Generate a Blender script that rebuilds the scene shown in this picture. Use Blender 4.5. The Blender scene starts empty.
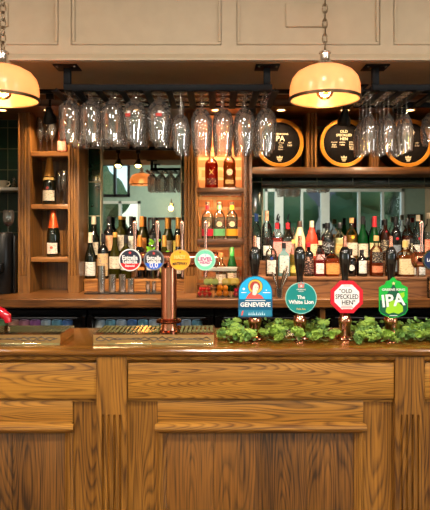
import bpy, bmesh, math, random
from mathutils import Vector, Matrix, noise as mnoise
random.seed(7)
PI = math.pi
scn = bpy.context.scene
C = scn.collection

# ------------------------------------------------------------------ camera, world, light, exposure
F = 560.0; EYE = 1.5
cam_d = bpy.data.cameras.new('camera'); cam = bpy.data.objects.new('camera', cam_d); C.objects.link(cam)
cam.location = (0, 0, EYE); cam.rotation_euler = (PI/2, 0, 0)
cam_d.sensor_fit = 'HORIZONTAL'; cam_d.sensor_width = 36; cam_d.lens = F/430*36
cam_d.shift_y = -25/430; cam_d.clip_start = .05
scn.camera = cam
scn.view_settings.view_transform = 'Standard'
try: scn.view_settings.look = 'None'
except Exception: pass
scn.view_settings.gamma = 1; scn.view_settings.use_curve_mapping = False
scn.view_settings.exposure = 0.0
cy = scn.cycles
cy.max_bounces = 14; cy.transparent_max_bounces = 48; cy.transmission_bounces = 10; cy.glossy_bounces = 6
cy.sample_clamp_indirect = 6; cy.caustics_reflective = False; cy.caustics_refractive = False

w = bpy.data.worlds.new('world'); scn.world = w; w.use_nodes = True
nt = w.node_tree; bg = nt.nodes['Background']
sky = nt.nodes.new('ShaderNodeTexSky')
try:
    sky.sky_type = 'NISHITA'; sky.sun_disc = False; sky.sun_elevation = math.radians(38); sky.sun_rotation = math.radians(60)
except Exception: pass
nt.links.new(sky.outputs[0], bg.inputs[0]); bg.inputs[1].default_value = .5

def lamp(name, kind, loc, power, col, size=.1, rot=(0, 0, 0), spot=None, parent=None, size_y=None):
    l = bpy.data.lights.new(name, kind); o = bpy.data.objects.new(name, l); C.objects.link(o)
    l.energy = power; l.color = col
    if kind == 'AREA':
        l.size = size
        if size_y: l.shape = 'RECTANGLE'; l.size_y = size_y
    else: l.shadow_soft_size = size
    if spot: l.spot_size = math.radians(spot); l.spot_blend = .7
    o.location = loc; o.rotation_euler = rot
    if parent: o.parent = parent
    return o
WARM = (1, .89, .76); AMBER = (1, .60, .28); DAY = (.86, .93, 1)
# added ceiling lamps to brighten the customers' side, unseen (discs are built below)
CEIL = [(-1.9, .55), (0.0, .35), (1.9, .55), (-1.1, -1.2), (1.1, -1.2)]
for k, (x, y) in enumerate(CEIL):
    lamp('ceiling_lamp', 'AREA', (x, y, 2.94), 50 if y > 0 else 70, WARM, .35)
# daylight coming in through the two street windows
lamp('window_daylight', 'AREA', (2.3, -4.2, 4.0), 420, DAY, 3.4, (math.radians(52), 0, 0), size_y=2.0)
lamp('window_daylight', 'AREA', (-1.8, -4.2, 4.0), 160, DAY, 1.6, (math.radians(52), 0, 0), size_y=2.0)

# through two added side windows, put in to light copper and glass
lamp('window_daylight', 'AREA', (-2.95, -.75, 1.62), 75, DAY, 1.5, (0, -PI/2, 0), size_y=1.5)
lamp('window_daylight', 'AREA', (4.35, -.6, 1.62), 110, DAY, 1.5, (0, PI/2, 0), size_y=1.7)

# ------------------------------------------------------------------ materials
def lin(c):
    return tuple(((v/255)/12.92 if v/255 <= .04045 else ((v/255+.055)/1.055)**2.4) for v in c) + (1,)
def newmat(name):
    m = bpy.data.materials.new(name); m.use_nodes = True
    n = m.node_tree.nodes; l = m.node_tree.links
    return m, n, l, n['Principled BSDF']
MC = {}
def plain(name, rgb, rough=.5, metal=0, bump=0, spec=.5, coat=0):
    if name in MC: return MC[name]
    m, n, l, b = newmat(name)
    b.inputs['Roughness'].default_value = rough; b.inputs['Metallic'].default_value = metal
    b.inputs['Specular IOR Level'].default_value = spec
    b.inputs['Coat Weight'].default_value = coat
    tc = n.new('ShaderNodeTexCoord'); no = n.new('ShaderNodeTexNoise'); no.inputs['Scale'].default_value = 18
    no.inputs['Detail'].default_value = 4
    l.new(tc.outputs['Object'], no.inputs['Vector'])
    mx = n.new('ShaderNodeMixRGB'); c = lin(rgb)
    mx.inputs[1].default_value = tuple(v*.9 for v in c[:3])+(1,); mx.inputs[2].default_value = tuple(min(1, v*1.08) for v in c[:3])+(1,)
    l.new(no.outputs[0], mx.inputs[0]); l.new(mx.outputs[0], b.inputs['Base Color'])
    if bump:
        bp = n.new('ShaderNodeBump'); bp.inputs['Strength'].default_value = bump; bp.inputs['Distance'].default_value = .002
        l.new(no.outputs[0], bp.inputs['Height']); l.new(bp.outputs[0], b.inputs['Normal'])
    MC[name] = m; return m
def wood(name, light, dark, axis='x', scale=1.0, rough=.35, coat=.25, contrast=1.0, freq=9.0):
    """stained timber: growth-ring contours stretched along the grain, plus fine pores"""
    m, n, l, b = newmat(name)
    b.inputs['Roughness'].default_value = rough; b.inputs['Coat Weight'].default_value = coat
    b.inputs['Coat Roughness'].default_value = .15
    tc = n.new('ShaderNodeTexCoord'); oi = n.new('ShaderNodeObjectInfo')
    mp = n.new('ShaderNodeMapping')
    s = {'x': (.10, 1, 1), 'y': (1, .10, 1), 'z': (1, 1, .10)}[axis]
    mp.inputs['Scale'].default_value = tuple(v*scale for v in s)
    l.new(tc.outputs['Object'], mp.inputs[0])
    mul = n.new('ShaderNodeMath'); mul.operation = 'MULTIPLY'; mul.inputs[1].default_value = 37
    l.new(oi.outputs['Random'], mul.inputs[0])
    n1 = n.new('ShaderNodeTexNoise'); n1.noise_dimensions = '4D'; n1.inputs['Scale'].default_value = 7
    n1.inputs['Detail'].default_value = 1.2; n1.inputs['Roughness'].default_value = .4
    l.new(mp.outputs[0], n1.inputs['Vector']); l.new(mul.outputs[0], n1.inputs['W'])
    m1 = n.new('ShaderNodeMath'); m1.operation = 'MULTIPLY'; m1.inputs[1].default_value = freq*3.4
    l.new(n1.outputs[0], m1.inputs[0])
    fr = n.new('ShaderNodeMath'); fr.operation = 'FRACT'; l.new(m1.outputs[0], fr.inputs[0])
    r1 = n.new('ShaderNodeValToRGB')
    e = r1.color_ramp.elements; e[0].position = 0; e[0].color = (.1, .1, .1, 1); e[1].position = .22; e[1].color = (.9, .9, .9, 1)
    x = e.new(.6); x.color = (.85, .85, .85, 1); x = e.new(1.0); x.color = (.0, .0, .0, 1)
    l.new(fr.outputs[0], r1.inputs[0])
    mp2 = n.new('ShaderNodeMapping'); s2 = {'x': (.035, 1, 1), 'y': (1, .035, 1), 'z': (1, 1, .035)}[axis]
    mp2.inputs['Scale'].default_value = s2; l.new(tc.outputs['Object'], mp2.inputs[0])
    n2 = n.new('ShaderNodeTexNoise'); n2.inputs['Scale'].default_value = 150; n2.inputs['Detail'].default_value = 3
    l.new(mp2.outputs[0], n2.inputs['Vector'])
    n3 = n.new('ShaderNodeTexNoise'); n3.inputs['Scale'].default_value = 3.5; n3.inputs['Detail'].default_value = 3
    l.new(mp.outputs[0], n3.inputs['Vector'])
    a = n.new('ShaderNodeMath'); a.operation = 'MULTIPLY'; a.inputs[1].default_value = .42*contrast; l.new(r1.outputs[0], a.inputs[0])
    a2 = n.new('ShaderNodeMath'); a2.operation = 'MULTIPLY_ADD'; a2.inputs[1].default_value = .85; l.new(n2.outputs[0], a2.inputs[0]); l.new(a.outputs[0], a2.inputs[2])
    a3 = n.new('ShaderNodeMath'); a3.operation = 'MULTIPLY_ADD'; a3.inputs[1].default_value = .75; l.new(n3.outputs[0], a3.inputs[0]); l.new(a2.outputs[0], a3.inputs[2])
    mr = n.new('ShaderNodeMapRange'); mr.inputs['From Min'].default_value = .68; mr.inputs['From Max'].default_value = .68+.24+.42*contrast
    l.new(a3.outputs[0], mr.inputs['Value'])
    mx = n.new('ShaderNodeMixRGB'); mx.inputs[1].default_value = lin(dark); mx.inputs[2].default_value = lin(light)
    l.new(mr.outputs[0], mx.inputs[0]); l.new(mx.outputs[0], b.inputs['Base Color'])
    bp = n.new('ShaderNodeBump'); bp.inputs['Strength'].default_value = .25; bp.inputs['Distance'].default_value = .001
    l.new(n2.outputs[0], bp.inputs['Height']); l.new(bp.outputs[0], b.inputs['Normal'])
    return m
def brick(name, c1, c2, mortar, bw, bh, ms, rough=.8, offset=.5, shift=(0, 0), bump=.6, spec=.3, noise_amt=.35):
    m, n, l, b = newmat(name); b.inputs['Roughness'].default_value = rough; b.inputs['Specular IOR Level'].default_value = spec
    tc = n.new('ShaderNodeTexCoord'); sp = n.new('ShaderNodeSeparateXYZ'); cb = n.new('ShaderNodeCombineXYZ')
    l.new(tc.outputs['Object'], sp.inputs[0]); 
    ax = n.new('ShaderNodeMath'); ax.operation = 'ADD'; ax.inputs[1].default_value = shift[0]; l.new(sp.outputs['X'], ax.inputs[0])
    az = n.new('ShaderNodeMath'); az.operation = 'ADD'; az.inputs[1].default_value = shift[1]; l.new(sp.outputs['Z'], az.inputs[0])
    l.new(ax.outputs[0], cb.inputs[0]); l.new(az.outputs[0], cb.inputs[1])
    br = n.new('ShaderNodeTexBrick'); br.offset = offset
    br.inputs['Color1'].default_value = lin(c1); br.inputs['Color2'].default_value = lin(c2); br.inputs['Mortar'].default_value = lin(mortar)
    br.inputs['Scale'].default_value = 1; br.inputs['Brick Width'].default_value = bw; br.inputs['Row Height'].default_value = bh
    br.inputs['Mortar Size'].default_value = ms; br.inputs['Mortar Smooth'].default_value = .2
    l.new(cb.outputs[0], br.inputs['Vector'])
    no = n.new('ShaderNodeTexNoise'); no.inputs['Scale'].default_value = 14; no.inputs['Detail'].default_value = 5; l.new(tc.outputs['Object'], no.inputs['Vector'])
    mx = n.new('ShaderNodeMixRGB'); mx.blend_type = 'MULTIPLY'; mx.inputs[0].default_value = noise_amt*2
    l.new(br.outputs['Color'], mx.inputs[1]); l.new(no.outputs[0], mx.inputs[2]); l.new(mx.outputs[0], b.inputs['Base Color'])
    bp = n.new('ShaderNodeBump'); bp.invert = True; bp.inputs['Strength'].default_value = bump; bp.inputs['Distance'].default_value = .006
    l.new(br.outputs['Fac'], bp.inputs['Height']); l.new(bp.outputs[0], b.inputs['Normal'])
    return m
def glass(name, tint=(1, 1, 1), edge=.62, rough=.02, refl=1.0, base=.02, haze=0, cap_=.9):
    """thin clear glass: see-through, fresnel reflections, denser at grazing angles"""
    if name in MC: return MC[name]
    m, n, l, b = newmat(name); n.remove(b); out = n['Material Output']
    tr = n.new('ShaderNodeBsdfTransparent'); gl = n.new('ShaderNodeBsdfGlossy'); gl.inputs['Roughness'].default_value = rough
    lw = n.new('ShaderNodeLayerWeight'); lw.inputs[0].default_value = .35
    mx = n.new('ShaderNodeMixRGB'); mx.inputs[1].default_value = tuple(tint)+(1,); mx.inputs[2].default_value = tuple(t*edge for t in tint)+(1,)
    l.new(lw.outputs['Facing'], mx.inputs[0]); l.new(mx.outputs[0], tr.inputs[0])
    fr = n.new('ShaderNodeFresnel'); fr.inputs[0].default_value = 1.5
    ma = n.new('ShaderNodeMath'); ma.operation = 'MULTIPLY_ADD'; ma.inputs[1].default_value = refl; ma.inputs[2].default_value = base
    l.new(fr.outputs[0], ma.inputs[0])
    cl = n.new('ShaderNodeMath'); cl.operation = 'MINIMUM'; cl.inputs[1].default_value = cap_; l.new(ma.outputs[0], cl.inputs[0])
    ms = n.new('ShaderNodeMixShader'); l.new(cl.outputs[0], ms.inputs[0]); l.new(tr.outputs[0], ms.inputs[1]); l.new(gl.outputs[0], ms.inputs[2])
    if haze:   # faint white mixed in to imitate bright room reflections
        df = n.new('ShaderNodeBsdfDiffuse'); df.inputs[0].default_value = (.9, .88, .86, 1); tl = n.new('ShaderNodeBsdfTranslucent'); tl.inputs[0].default_value = (.9, .88, .86, 1)
        dm = n.new('ShaderNodeMixShader'); l.new(df.outputs[0], dm.inputs[1]); l.new(tl.outputs[0], dm.inputs[2])
        hf = n.new('ShaderNodeMath'); hf.operation = 'MULTIPLY_ADD'; hf.inputs[1].default_value = haze*1.6; hf.inputs[2].default_value = haze*.5; l.new(lw.outputs['Facing'], hf.inputs[0])
        hm = n.new('ShaderNodeMixShader'); l.new(hf.outputs[0], hm.inputs[0]); l.new(ms.outputs[0], hm.inputs[1]); l.new(dm.outputs[0], hm.inputs[2]); ms = hm
    l.new(ms.outputs[0], out.inputs[0]); MC[name] = m; return m
def liquid(name, rgb, clear=.5):
    if name in MC: return MC[name]
    m, n, l, b = newmat(name); out = n['Material Output']
    c = lin(rgb); b.inputs['Base Color'].default_value = c; b.inputs['Roughness'].default_value = .12
    tr = n.new('ShaderNodeBsdfTransparent'); tr.inputs[0].default_value = tuple(min(1, v**.7+.02) for v in c[:3])+(1,)
    tl = n.new('ShaderNodeBsdfTranslucent'); tl.inputs[0].default_value = c
    m1 = n.new('ShaderNodeMixShader'); m1.inputs[0].default_value = .5; l.new(b.outputs[0], m1.inputs[1]); l.new(tl.outputs[0], m1.inputs[2])
    m2 = n.new('ShaderNodeMixShader'); m2.inputs[0].default_value = clear; l.new(m1.outputs[0], m2.inputs[1]); l.new(tr.outputs[0], m2.inputs[2])
    l.new(m2.outputs[0], out.inputs[0]); MC[name] = m; return m
def emit(name, rgb, s):
    if name in MC: return MC[name]
    m, n, l, b = newmat(name); b.inputs['Base Color'].default_value = lin(rgb)
    b.inputs['Emission Color'].default_value = lin(rgb); b.inputs['Emission Strength'].default_value = s; MC[name] = m; return m
def paper(rgb, ink=(40, 30, 30), amt=.5):
    """printed label: paper with small irregular ink marks"""
    name = 'paper_%d_%d_%d_%d' % (*rgb, ink[0])
    if name in MC: return MC[name]
    m, n, l, b = newmat(name); b.inputs['Roughness'].default_value = .5
    tc = n.new('ShaderNodeTexCoord'); mp = n.new('ShaderNodeMapping'); mp.inputs['Scale'].default_value = (70, 70, 150); l.new(tc.outputs['Object'], mp.inputs[0])
    no = n.new('ShaderNodeTexNoise'); no.inputs['Scale'].default_value = 1; no.inputs['Detail'].default_value = 2; l.new(mp.outputs[0], no.inputs['Vector'])
    r = n.new('ShaderNodeValToRGB'); r.color_ramp.elements[0].position = .54; r.color_ramp.elements[1].position = .62
    l.new(no.outputs[0], r.inputs[0]); mm = n.new('ShaderNodeMath'); mm.operation = 'MULTIPLY'; mm.inputs[1].default_value = amt; l.new(r.outputs[0], mm.inputs[0])
    mx = n.new('ShaderNodeMixRGB'); mx.inputs[1].default_value = lin(rgb); mx.inputs[2].default_value = lin(ink)
    l.new(mm.outputs[0], mx.inputs[0]); l.new(mx.outputs[0], b.inputs['Base Color']); MC[name] = m; return m

OAK_X = wood('oak_along', (176, 122, 44), (84, 47, 9), 'x', 1.5, rough=.42, freq=13, contrast=.85)
OAK_Z = wood('oak_upright', (158, 106, 38), (66, 37, 8), 'z', 1.3, rough=.42, freq=9, contrast=.75)
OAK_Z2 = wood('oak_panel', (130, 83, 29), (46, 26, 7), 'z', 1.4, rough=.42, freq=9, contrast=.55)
OAK_CAP = wood('oak_bold', (176, 120, 44), (58, 32, 7), 'x', 1.8, rough=.42, freq=11, contrast=1.3)
OAK_TOP = wood('oak_varnished', (150, 98, 34), (88, 52, 13), 'x', .8, rough=.16, coat=.7, freq=4, contrast=.6)
BACK_X = wood('walnut_along', (128, 80, 34), (66, 38, 14), 'x', .8, rough=.35, coat=.2, freq=4, contrast=.6)
BACK_Z = wood('walnut_upright', (146, 97, 42), (76, 45, 17), 'z', .8, rough=.35, coat=.3, freq=4, contrast=.6)
DARKW = wood('dark_walnut', (104, 66, 38), (54, 32, 18), 'x', .8, rough=.35, coat=.3, freq=4, contrast=.5)
RUST_X = wood('reclaimed_oak', (140, 92, 54), (70, 40, 22), 'x', 1.3, rough=.5, coat=.1, freq=6)
SHELFW = wood('shelf_oak', (162, 106, 50), (88, 52, 20), 'x', .8, rough=.35, coat=.3, freq=4, contrast=.6)
CREAM = plain('cream_paint', (172, 154, 128), .55, bump=.1)
CREAM2 = plain('cream_paint_soffit', (178, 158, 128), .6, bump=.1)
TEAL = plain('teal_plaster', (138, 164, 154), .8, bump=.3)
FLOORW = wood('floor_boards', (110, 76, 48), (60, 40, 25), 'x', .6, rough=.4)
CEILP = plain('ceiling_paint', (205, 195, 178), .7)
BRICK = brick('old_brick', (214, 146, 92), (168, 84, 50), (190, 160, 120), .215, .072, .012)
TILE = brick('green_tile', (34, 70, 54), (22, 52, 42), (178, 172, 140), .09, .246, .004, rough=.12, offset=0, shift=(.02, .12), bump=.4, spec=.7, noise_amt=.3)
TILE_H = brick('dark_tile', (30, 48, 40), (22, 34, 30), (120, 116, 96), .26, .2, .004, rough=.1, offset=0, shift=(.04, .16), bump=.4, spec=.8, noise_amt=.3)
TILE_L = brick('bottle_green_tile', (14, 50, 34), (11, 40, 28), (96, 96, 66), .11, .15, .003, rough=.3, offset=0, shift=(.05, .02), bump=.4, spec=.2, noise_amt=.3)
BLACKM = plain('black_steel', (26, 27, 30), .35, .6)
RACKM = plain('gunmetal', (20, 22, 26), .5, 0, spec=.08)
BLACKP = plain('black_plastic', (12, 12, 13), .3, spec=.3)
BLACKG = plain('black_gloss', (8, 8, 9), .08, coat=1)
COPPER = plain('copper', (224, 146, 114), .14, 1)
ROSE = plain('rose_chrome', (214, 164, 144), .16, 1)
BRASS = plain('brass', (248, 224, 172), .07, 1)
STEEL = plain('brushed_steel', (216, 210, 200), .22, 1)
CHROME = plain('chrome', (200, 200, 200), .1, 1)
BRONZE = plain('antique_bronze', (96, 78, 56), .35, .9)
WHITE = plain('white_enamel', (238, 236, 228), .3)
GLASS = glass('stemware_glass', (1, .995, .99), .98, rough=.035, refl=1.5, base=.05, haze=.035, cap_=.55)
BGLASS = glass('bottle_glass', (.95, .96, .95), .6)
BOX = glass('clear_plastic', (.99, .99, .99), .95, rough=.08, base=.03, refl=.7)
PANE = glass('window_glass', (.96, .98, .98), .9)
GOLD = plain('gold_foil', (212, 154, 70), .35, .4)
ORANGEF = plain('orange_foil', (214, 84, 28), .35, .3)
MIRROR = plain('mirror_silver', (200, 206, 200), .015, 1)

# ------------------------------------------------------------------ mesh helpers
def mk(name, bm, mats, parent=None, loc=None, smooth=True, angle=35):
    me = bpy.data.meshes.new(name); bmesh.ops.recalc_face_normals(bm, faces=bm.faces); bm.to_mesh(me); bm.free()
    if not isinstance(mats, (list, tuple)): mats = [mats]
    for m in mats: me.materials.append(m)
    if smooth:
        me.shade_smooth(); me.set_sharp_from_angle(angle=math.radians(angle))
    o = bpy.data.objects.new(name, me); C.objects.link(o)
    if parent: o.parent = parent
    if loc is not None: o.location = loc
    elif parent is not None and parent.get('_w'): o.location = -Vector(parent.location)
    return o
def root(name, label, cat, loc=(0, 0, 0), group=None, world=False):
    o = bpy.data.objects.new(name, None); C.objects.link(o); o.location = loc; o.empty_display_size = .05
    o['label'] = label; o['category'] = cat
    if group: o['group'] = group
    if world: o['_w'] = 1
    return o
def tag(o, label, cat, group=None, kind=None):
    o['label'] = label; o['category'] = cat
    if group: o['group'] = group
    if kind: o['kind'] = kind
    return o
def struct(name, bm, m, parent=None):
    o = mk(name, bm, m, parent)
    if not parent: o['kind'] = 'structure'
    return o
def copy_tree(o, parent=None):
    c = o.copy(); C.objects.link(c); c.parent = parent
    for ch in list(o.children): copy_tree(ch, c)
    return c
B = bmesh.new
def box(bm, x0, x1, y0, y1, z0, z1, bev=0, mi=0):
    r = bmesh.ops.create_cube(bm, size=1)
    for v in r['verts']:
        v.co = Vector((x0+(v.co.x+.5)*(x1-x0), y0+(v.co.y+.5)*(y1-y0), z0+(v.co.z+.5)*(z1-z0)))
    fs = set(f for v in r['verts'] for f in v.link_faces)
    for f in fs: f.material_index = mi
    if bev:
        es = list(set(e for v in r['verts'] for e in v.link_edges))
        bmesh.ops.bevel(bm, geom=es, offset=bev, segments=2, affect='EDGES', profile=.5)
    return bm
def prism(bm, pts, a0, a1, axis='z', mi=0):
    """closed outline extruded along an axis; pts are (x,y) for z, (y,z) for x, (x,z) for y"""
    def P(p, a): return (p[0], p[1], a) if axis == 'z' else (a, p[0], p[1]) if axis == 'x' else (p[0], a, p[1])
    A = [bm.verts.new(P(p, a0)) for p in pts]; Z = [bm.verts.new(P(p, a1)) for p in pts]; n = len(pts)
    fs = [bm.faces.new(A), bm.faces.new(Z[::-1])]
    for i in range(n): fs.append(bm.faces.new((A[i], A[(i+1) % n], Z[(i+1) % n], Z[i])))
    for f in fs: f.material_index = mi
    return bm
def lathe(bm, prof, n=24, c=(0, 0, 0), sq=0, sy=1, mi=0, close=False, arc=None):
    """profile (r,z) revolved about z; sq>0 gives a rounded-square section; arc=(a0,a1) only part of the turn"""
    rings = []; a0, a1 = arc or (0, 2*PI); full = arc is None
    m = n if full else n+1
    rb = max(p[0] for p in prof)
    for r, z in prof:
        ring = []
        k = sq*min(1, max(0, (r/rb-.45)/.35)) if sq else 0
        for i in range(m):
            a = a0+(a1-a0)*i/n; q = 1
            if k:
                e = 2+6*k; q = (abs(math.cos(a))**e+abs(math.sin(a))**e)**(-1/e)
            ring.append(bm.verts.new((c[0]+r*q*math.cos(a), c[1]+r*q*math.sin(a)*(1-(1-sy)*(min(1, max(0, (r/rb-.3)/.4)))), c[2]+z)))
        rings.append(ring)
    L = len(rings)
    for j in range(L if close else L-1):
        A, Z = rings[j], rings[(j+1) % L]
        for i in range(m if full else m-1):
            f = bm.faces.new((A[i], A[(i+1) % m], Z[(i+1) % m], Z[i])); f.material_index = mi
    if not close and full:
        for R, rv in ((rings[0], True), (rings[-1], False)):
            f = bm.faces.new(R[::-1] if rv else R); f.material_index = mi
    return bm
def tube(bm, pts, r, n=10, mi=0, rs=None):
    pts = [Vector(p) for p in pts]; rings = []
    up = Vector((0, 0, 1))
    for i, p in enumerate(pts):
        t = (pts[min(i+1, len(pts)-1)]-pts[max(i-1, 0)]).normalized()
        u = t.cross(up)
        if u.length < .05: u = t.cross(Vector((1, 0, 0)))
        u.normalize(); v = t.cross(u); rr = rs[i] if rs else r
        rings.append([bm.verts.new(p+u*rr*math.cos(2*PI*k/n)+v*rr*math.sin(2*PI*k/n)) for k in range(n)])
    for A, Z in zip(rings, rings[1:]):
        for k in range(n):
            f = bm.faces.new((A[k], A[(k+1) % n], Z[(k+1) % n], Z[k])); f.material_index = mi
    bm.faces.new(rings[0]).material_index = mi; bm.faces.new(rings[-1][::-1]).material_index = mi
    return bm
def torus(bm, R, r, c=(0, 0, 0), n=32, k=8, axis='z'):
    rings = []
    for i in range(n):
        a = 2*PI*i/n; ring = []
        for j in range(k):
            b = 2*PI*j/k; q = R+r*math.cos(b); h = r*math.sin(b)
            p = (q*math.cos(a), q*math.sin(a), h) if axis == 'z' else (q*math.cos(a), h, q*math.sin(a))
            ring.append(bm.verts.new((c[0]+p[0], c[1]+p[1], c[2]+p[2])))
        rings.append(ring)
    for i in range(n):
        A, Z = rings[i], rings[(i+1) % n]
        for j in range(k): bm.faces.new((A[j], A[(j+1) % k], Z[(j+1) % k], Z[j]))
    return bm
def cyl(bm, r, z0, z1, c=(0, 0), n=24, mi=0, r2=None):
    return lathe(bm, [(r, z0), (r if r2 is None else r2, z1)], n, (c[0], c[1], 0), mi=mi)
def disc_y(bm, r, y0, y1, c=(0, 0), n=40, mi=0, sx=1):
    return prism(bm, [(c[0]+r*sx*math.cos(2*PI*i/n), c[1]+r*math.sin(2*PI*i/n)) for i in range(n)], y0, y1, 'y', mi)
def text(body, width, mat, parent, loc, name='lettering', h=None, rot=0, bold=.012, depth=.0006, spacing=1.0, curve=0, bf=None):
    """raised or printed lettering facing the customers, scaled to a width (and height)"""
    cu = bpy.data.curves.new(name, 'FONT'); cu.body = body; cu.align_x = 'CENTER'; cu.align_y = 'CENTER'
    cu.size = 1; cu.offset = bold; cu.extrude = .01; cu.space_character = spacing; cu.space_line = .82; cu.resolution_u = 2
    t = bpy.data.objects.new('tmp', cu); C.objects.link(t)
    bpy.context.view_layer.update()
    me = bpy.data.meshes.new_from_object(t.evaluated_get(bpy.context.evaluated_depsgraph_get()))
    C.objects.unlink(t); bpy.data.objects.remove(t)
    xs = [v.co.x for v in me.vertices]; ys = [v.co.y for v in me.vertices]
    W = max(xs)-min(xs); H = max(ys)-min(ys); s = width/W; sh = h/H if h else s
    cx, cyy = (max(xs)+min(xs))/2, (max(ys)+min(ys))/2
    cr, sr = math.cos(rot), math.sin(rot)
    for v in me.vertices:
        x, z = (v.co.x-cx)*s, (v.co.y-cyy)*sh
        if curve: z += curve*(x/(width/2))**2
        d = -depth if v.co.z > 0 else depth*.3
        v.co = (x*cr-z*sr, d, x*sr+z*cr)
    me.name = name; me.materials.append(mat)
    o = bpy.data.objects.new(name, me); C.objects.link(o); o.parent = parent; o.location = loc
    return o
def px(x, y, d): return ((x-215)/F*d, d, EYE-(y-230)/F*d)
def X(x, d): return (x-215)/F*d
def Z(y, d): return EYE-(y-230)/F*d

# ------------------------------------------------------------------ the room
CT = 1.10; BT = 1.08
XL, XR, YF, YB, HT = -2.6, 4.0, -2.5, 4.15, 3.0
struct('floor', box(B(), XL-.1, XR+.1, YF-.1, YB+.1, -.05, 0), FLOORW)
struct('trim_9', box(B(), XL, XR, YF+.001, YF+.02, 0, .84), CREAM)  # unseen pale dado, added so the brass trays reflect less green
struct('ceiling', box(B(), XL-.1, XR+.1, YF-.1, YB+.1, HT, HT+.05), CEILP)
struct('wall_back', box(B(), XL, XR, YB-.04, YB+.1, 0, HT), BRICK)
SW = (1.0, 2.3)
for nm, xa, xb, ya, yb_ in (('wall_left', XL-.1, XL, -1.5, 0.0), ('wall_right', XR, XR+.1, -1.45, .25)):
    bm = B()
    for q in ((YF, ya, 0, HT), (yb_, YB, 0, HT), (ya, yb_, 0, SW[0]), (ya, yb_, SW[1], HT)): box(bm, xa, xb, *q)
    struct(nm, bm, CREAM)
WN = [(.95, 3.6, .9, 2.28), (-2.2, -1.42, .85, 2.05), (-2.2, -1.62, 2.13, 2.78)]
bm = B()
for a, b, c, d in [(XL, -2.2, 0, HT), (-2.2, -1.42, 0, .85), (-2.2, -1.42, 2.05, 2.13), (-2.2, -1.42, 2.78, HT), (-1.62, -1.42, 2.13, 2.78),
                   (-1.42, .95, 0, HT), (.95, 3.6, 0, .9), (.95, 3.6, 2.28, HT), (3.6, XR, 0, HT)]:
    box(bm, a, b, YF-.1, YF, c, d)
struct('wall_front', bm, TEAL)
FRW = plain('grey_white_gloss', (196, 204, 200), .4)
for k, (a, b, c, d) in enumerate(WN):
    fm = BLACKM if k == 2 else FRW
    t = .05
    bm = B()
    box(bm, a, b, YF-.09, YF+.02, d-t, d); box(bm, a, b, YF-.09, YF+.02, c, c+t); box(bm, a, a+t, YF-.09, YF+.02, c, d); box(bm, b-t, b, YF-.09, YF+.02, c, d)
    if k == 0:
        for q, wd in ((1.22, .16), (2.10, .16)): box(bm, q-wd/2, q+wd/2, YF-.09, YF+.02, c, d)
        for q in (1.66, 2.75, 3.2): box(bm, q-.02, q+.02, YF-.08, YF+.01, c, d)
    else: box(bm, (a+b)/2-.025, (a+b)/2+.025, YF-.09, YF+.02, c, d)
    fr = struct('window_%d' % (k+1), bm, fm)
    struct('pane', box(B(), a+.01, b-.01, YF-.05, YF-.044, c+.01, d-.01), PANE, fr)
for k, (xa, xb, ya, yb_) in enumerate(((XL-.09, XL+.01, -1.5, 0.0), (XR-.01, XR+.09, -1.45, .25))):  # side windows added out of view, for highlights on copper and glass
    bm = B(); c, d = SW; m_ = (ya+yb_)/2
    for q in ((ya, yb_, c, c+.05), (ya, yb_, d-.05, d), (ya, ya+.05, c, d), (yb_-.05, yb_, c, d), (m_-.025, m_+.025, c, d), (ya, yb_, 1.83, 1.87)): box(bm, xa, xb, *q)
    fr = struct('window_%d' % (k+4), bm, FRW)
    struct('pane', box(B(), (xa+xb)/2-.003, (xa+xb)/2+.003, ya+.01, yb_-.01, c+.01, d-.01), PANE, fr)
# bulkhead over the bar with panelled cream fascia
FD, FZ = 2.28, 2.184
struct('wall_bulkhead', box(B(), XL, XR, FD+.012, 2.72, FZ, HT), CREAM2)
SF = F/FD
fx = lambda x: (x-215)/SF
bm = B()
zb = Z(45, FD)
box(bm, XL, XR, FD-.004, FD+.012, FZ, zb-.002)                               # bottom rail
for a, b in ((-14, -4), (59, 71), (222, 236), (380, 393), (470, 482), (620, 640)): box(bm, fx(a), fx(b), FD-.004, FD+.012, zb-.002, HT)
box(bm, XL, XR, FD-.004, FD+.012, 2.86, HT)
struct('trim_1', bm, CREAM)
bm = B()
prof = [(FD-.004, FZ+.002), (FD-.018, FZ+.002), (FD-.018, FZ+.012), (FD-.012, FZ+.018), (FD-.010, FZ+.026), (FD-.004, FZ+.032)]
prism(bm, prof, XL, XR, 'x')
struct('trim_2', bm, CREAM)
def frame_mould(bm, a, b, z0, z1, y, w=.012, t=.010):
    for x0, x1, c, d in ((a, b, z0, z0+w), (a, b, z1-w, z1), (a, a+w, z0+w, z1-w), (b-w, b, z0+w, z1-w)): box(bm, x0, x1, y-t, y+.002, c, d, bev=.003)
bm = B()
box(bm, XL, XR, FD+.004, FD+.014, zb-.01, 2.87)
for a, b in ((-3, 58), (72, 221), (237, 379), (394, 469), (483, 619)): frame_mould(bm, fx(a), fx(b), zb, 2.86, FD+.006)
struct('trim_3', bm, CREAM)
for a, b, lb in ((286, 325, 'flat cream hatch plate on the fascia behind the chain of the round pendant'), (-30, 8, 'flat cream hatch plate on the fascia beside the pendant at the left edge')):
    tag(mk('hatch_plate', box(B(), fx(a), fx(b), FD-.004, FD+.004, Z(27, FD), Z(3, FD), bev=.002), CREAM), lb, 'panel')

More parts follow.
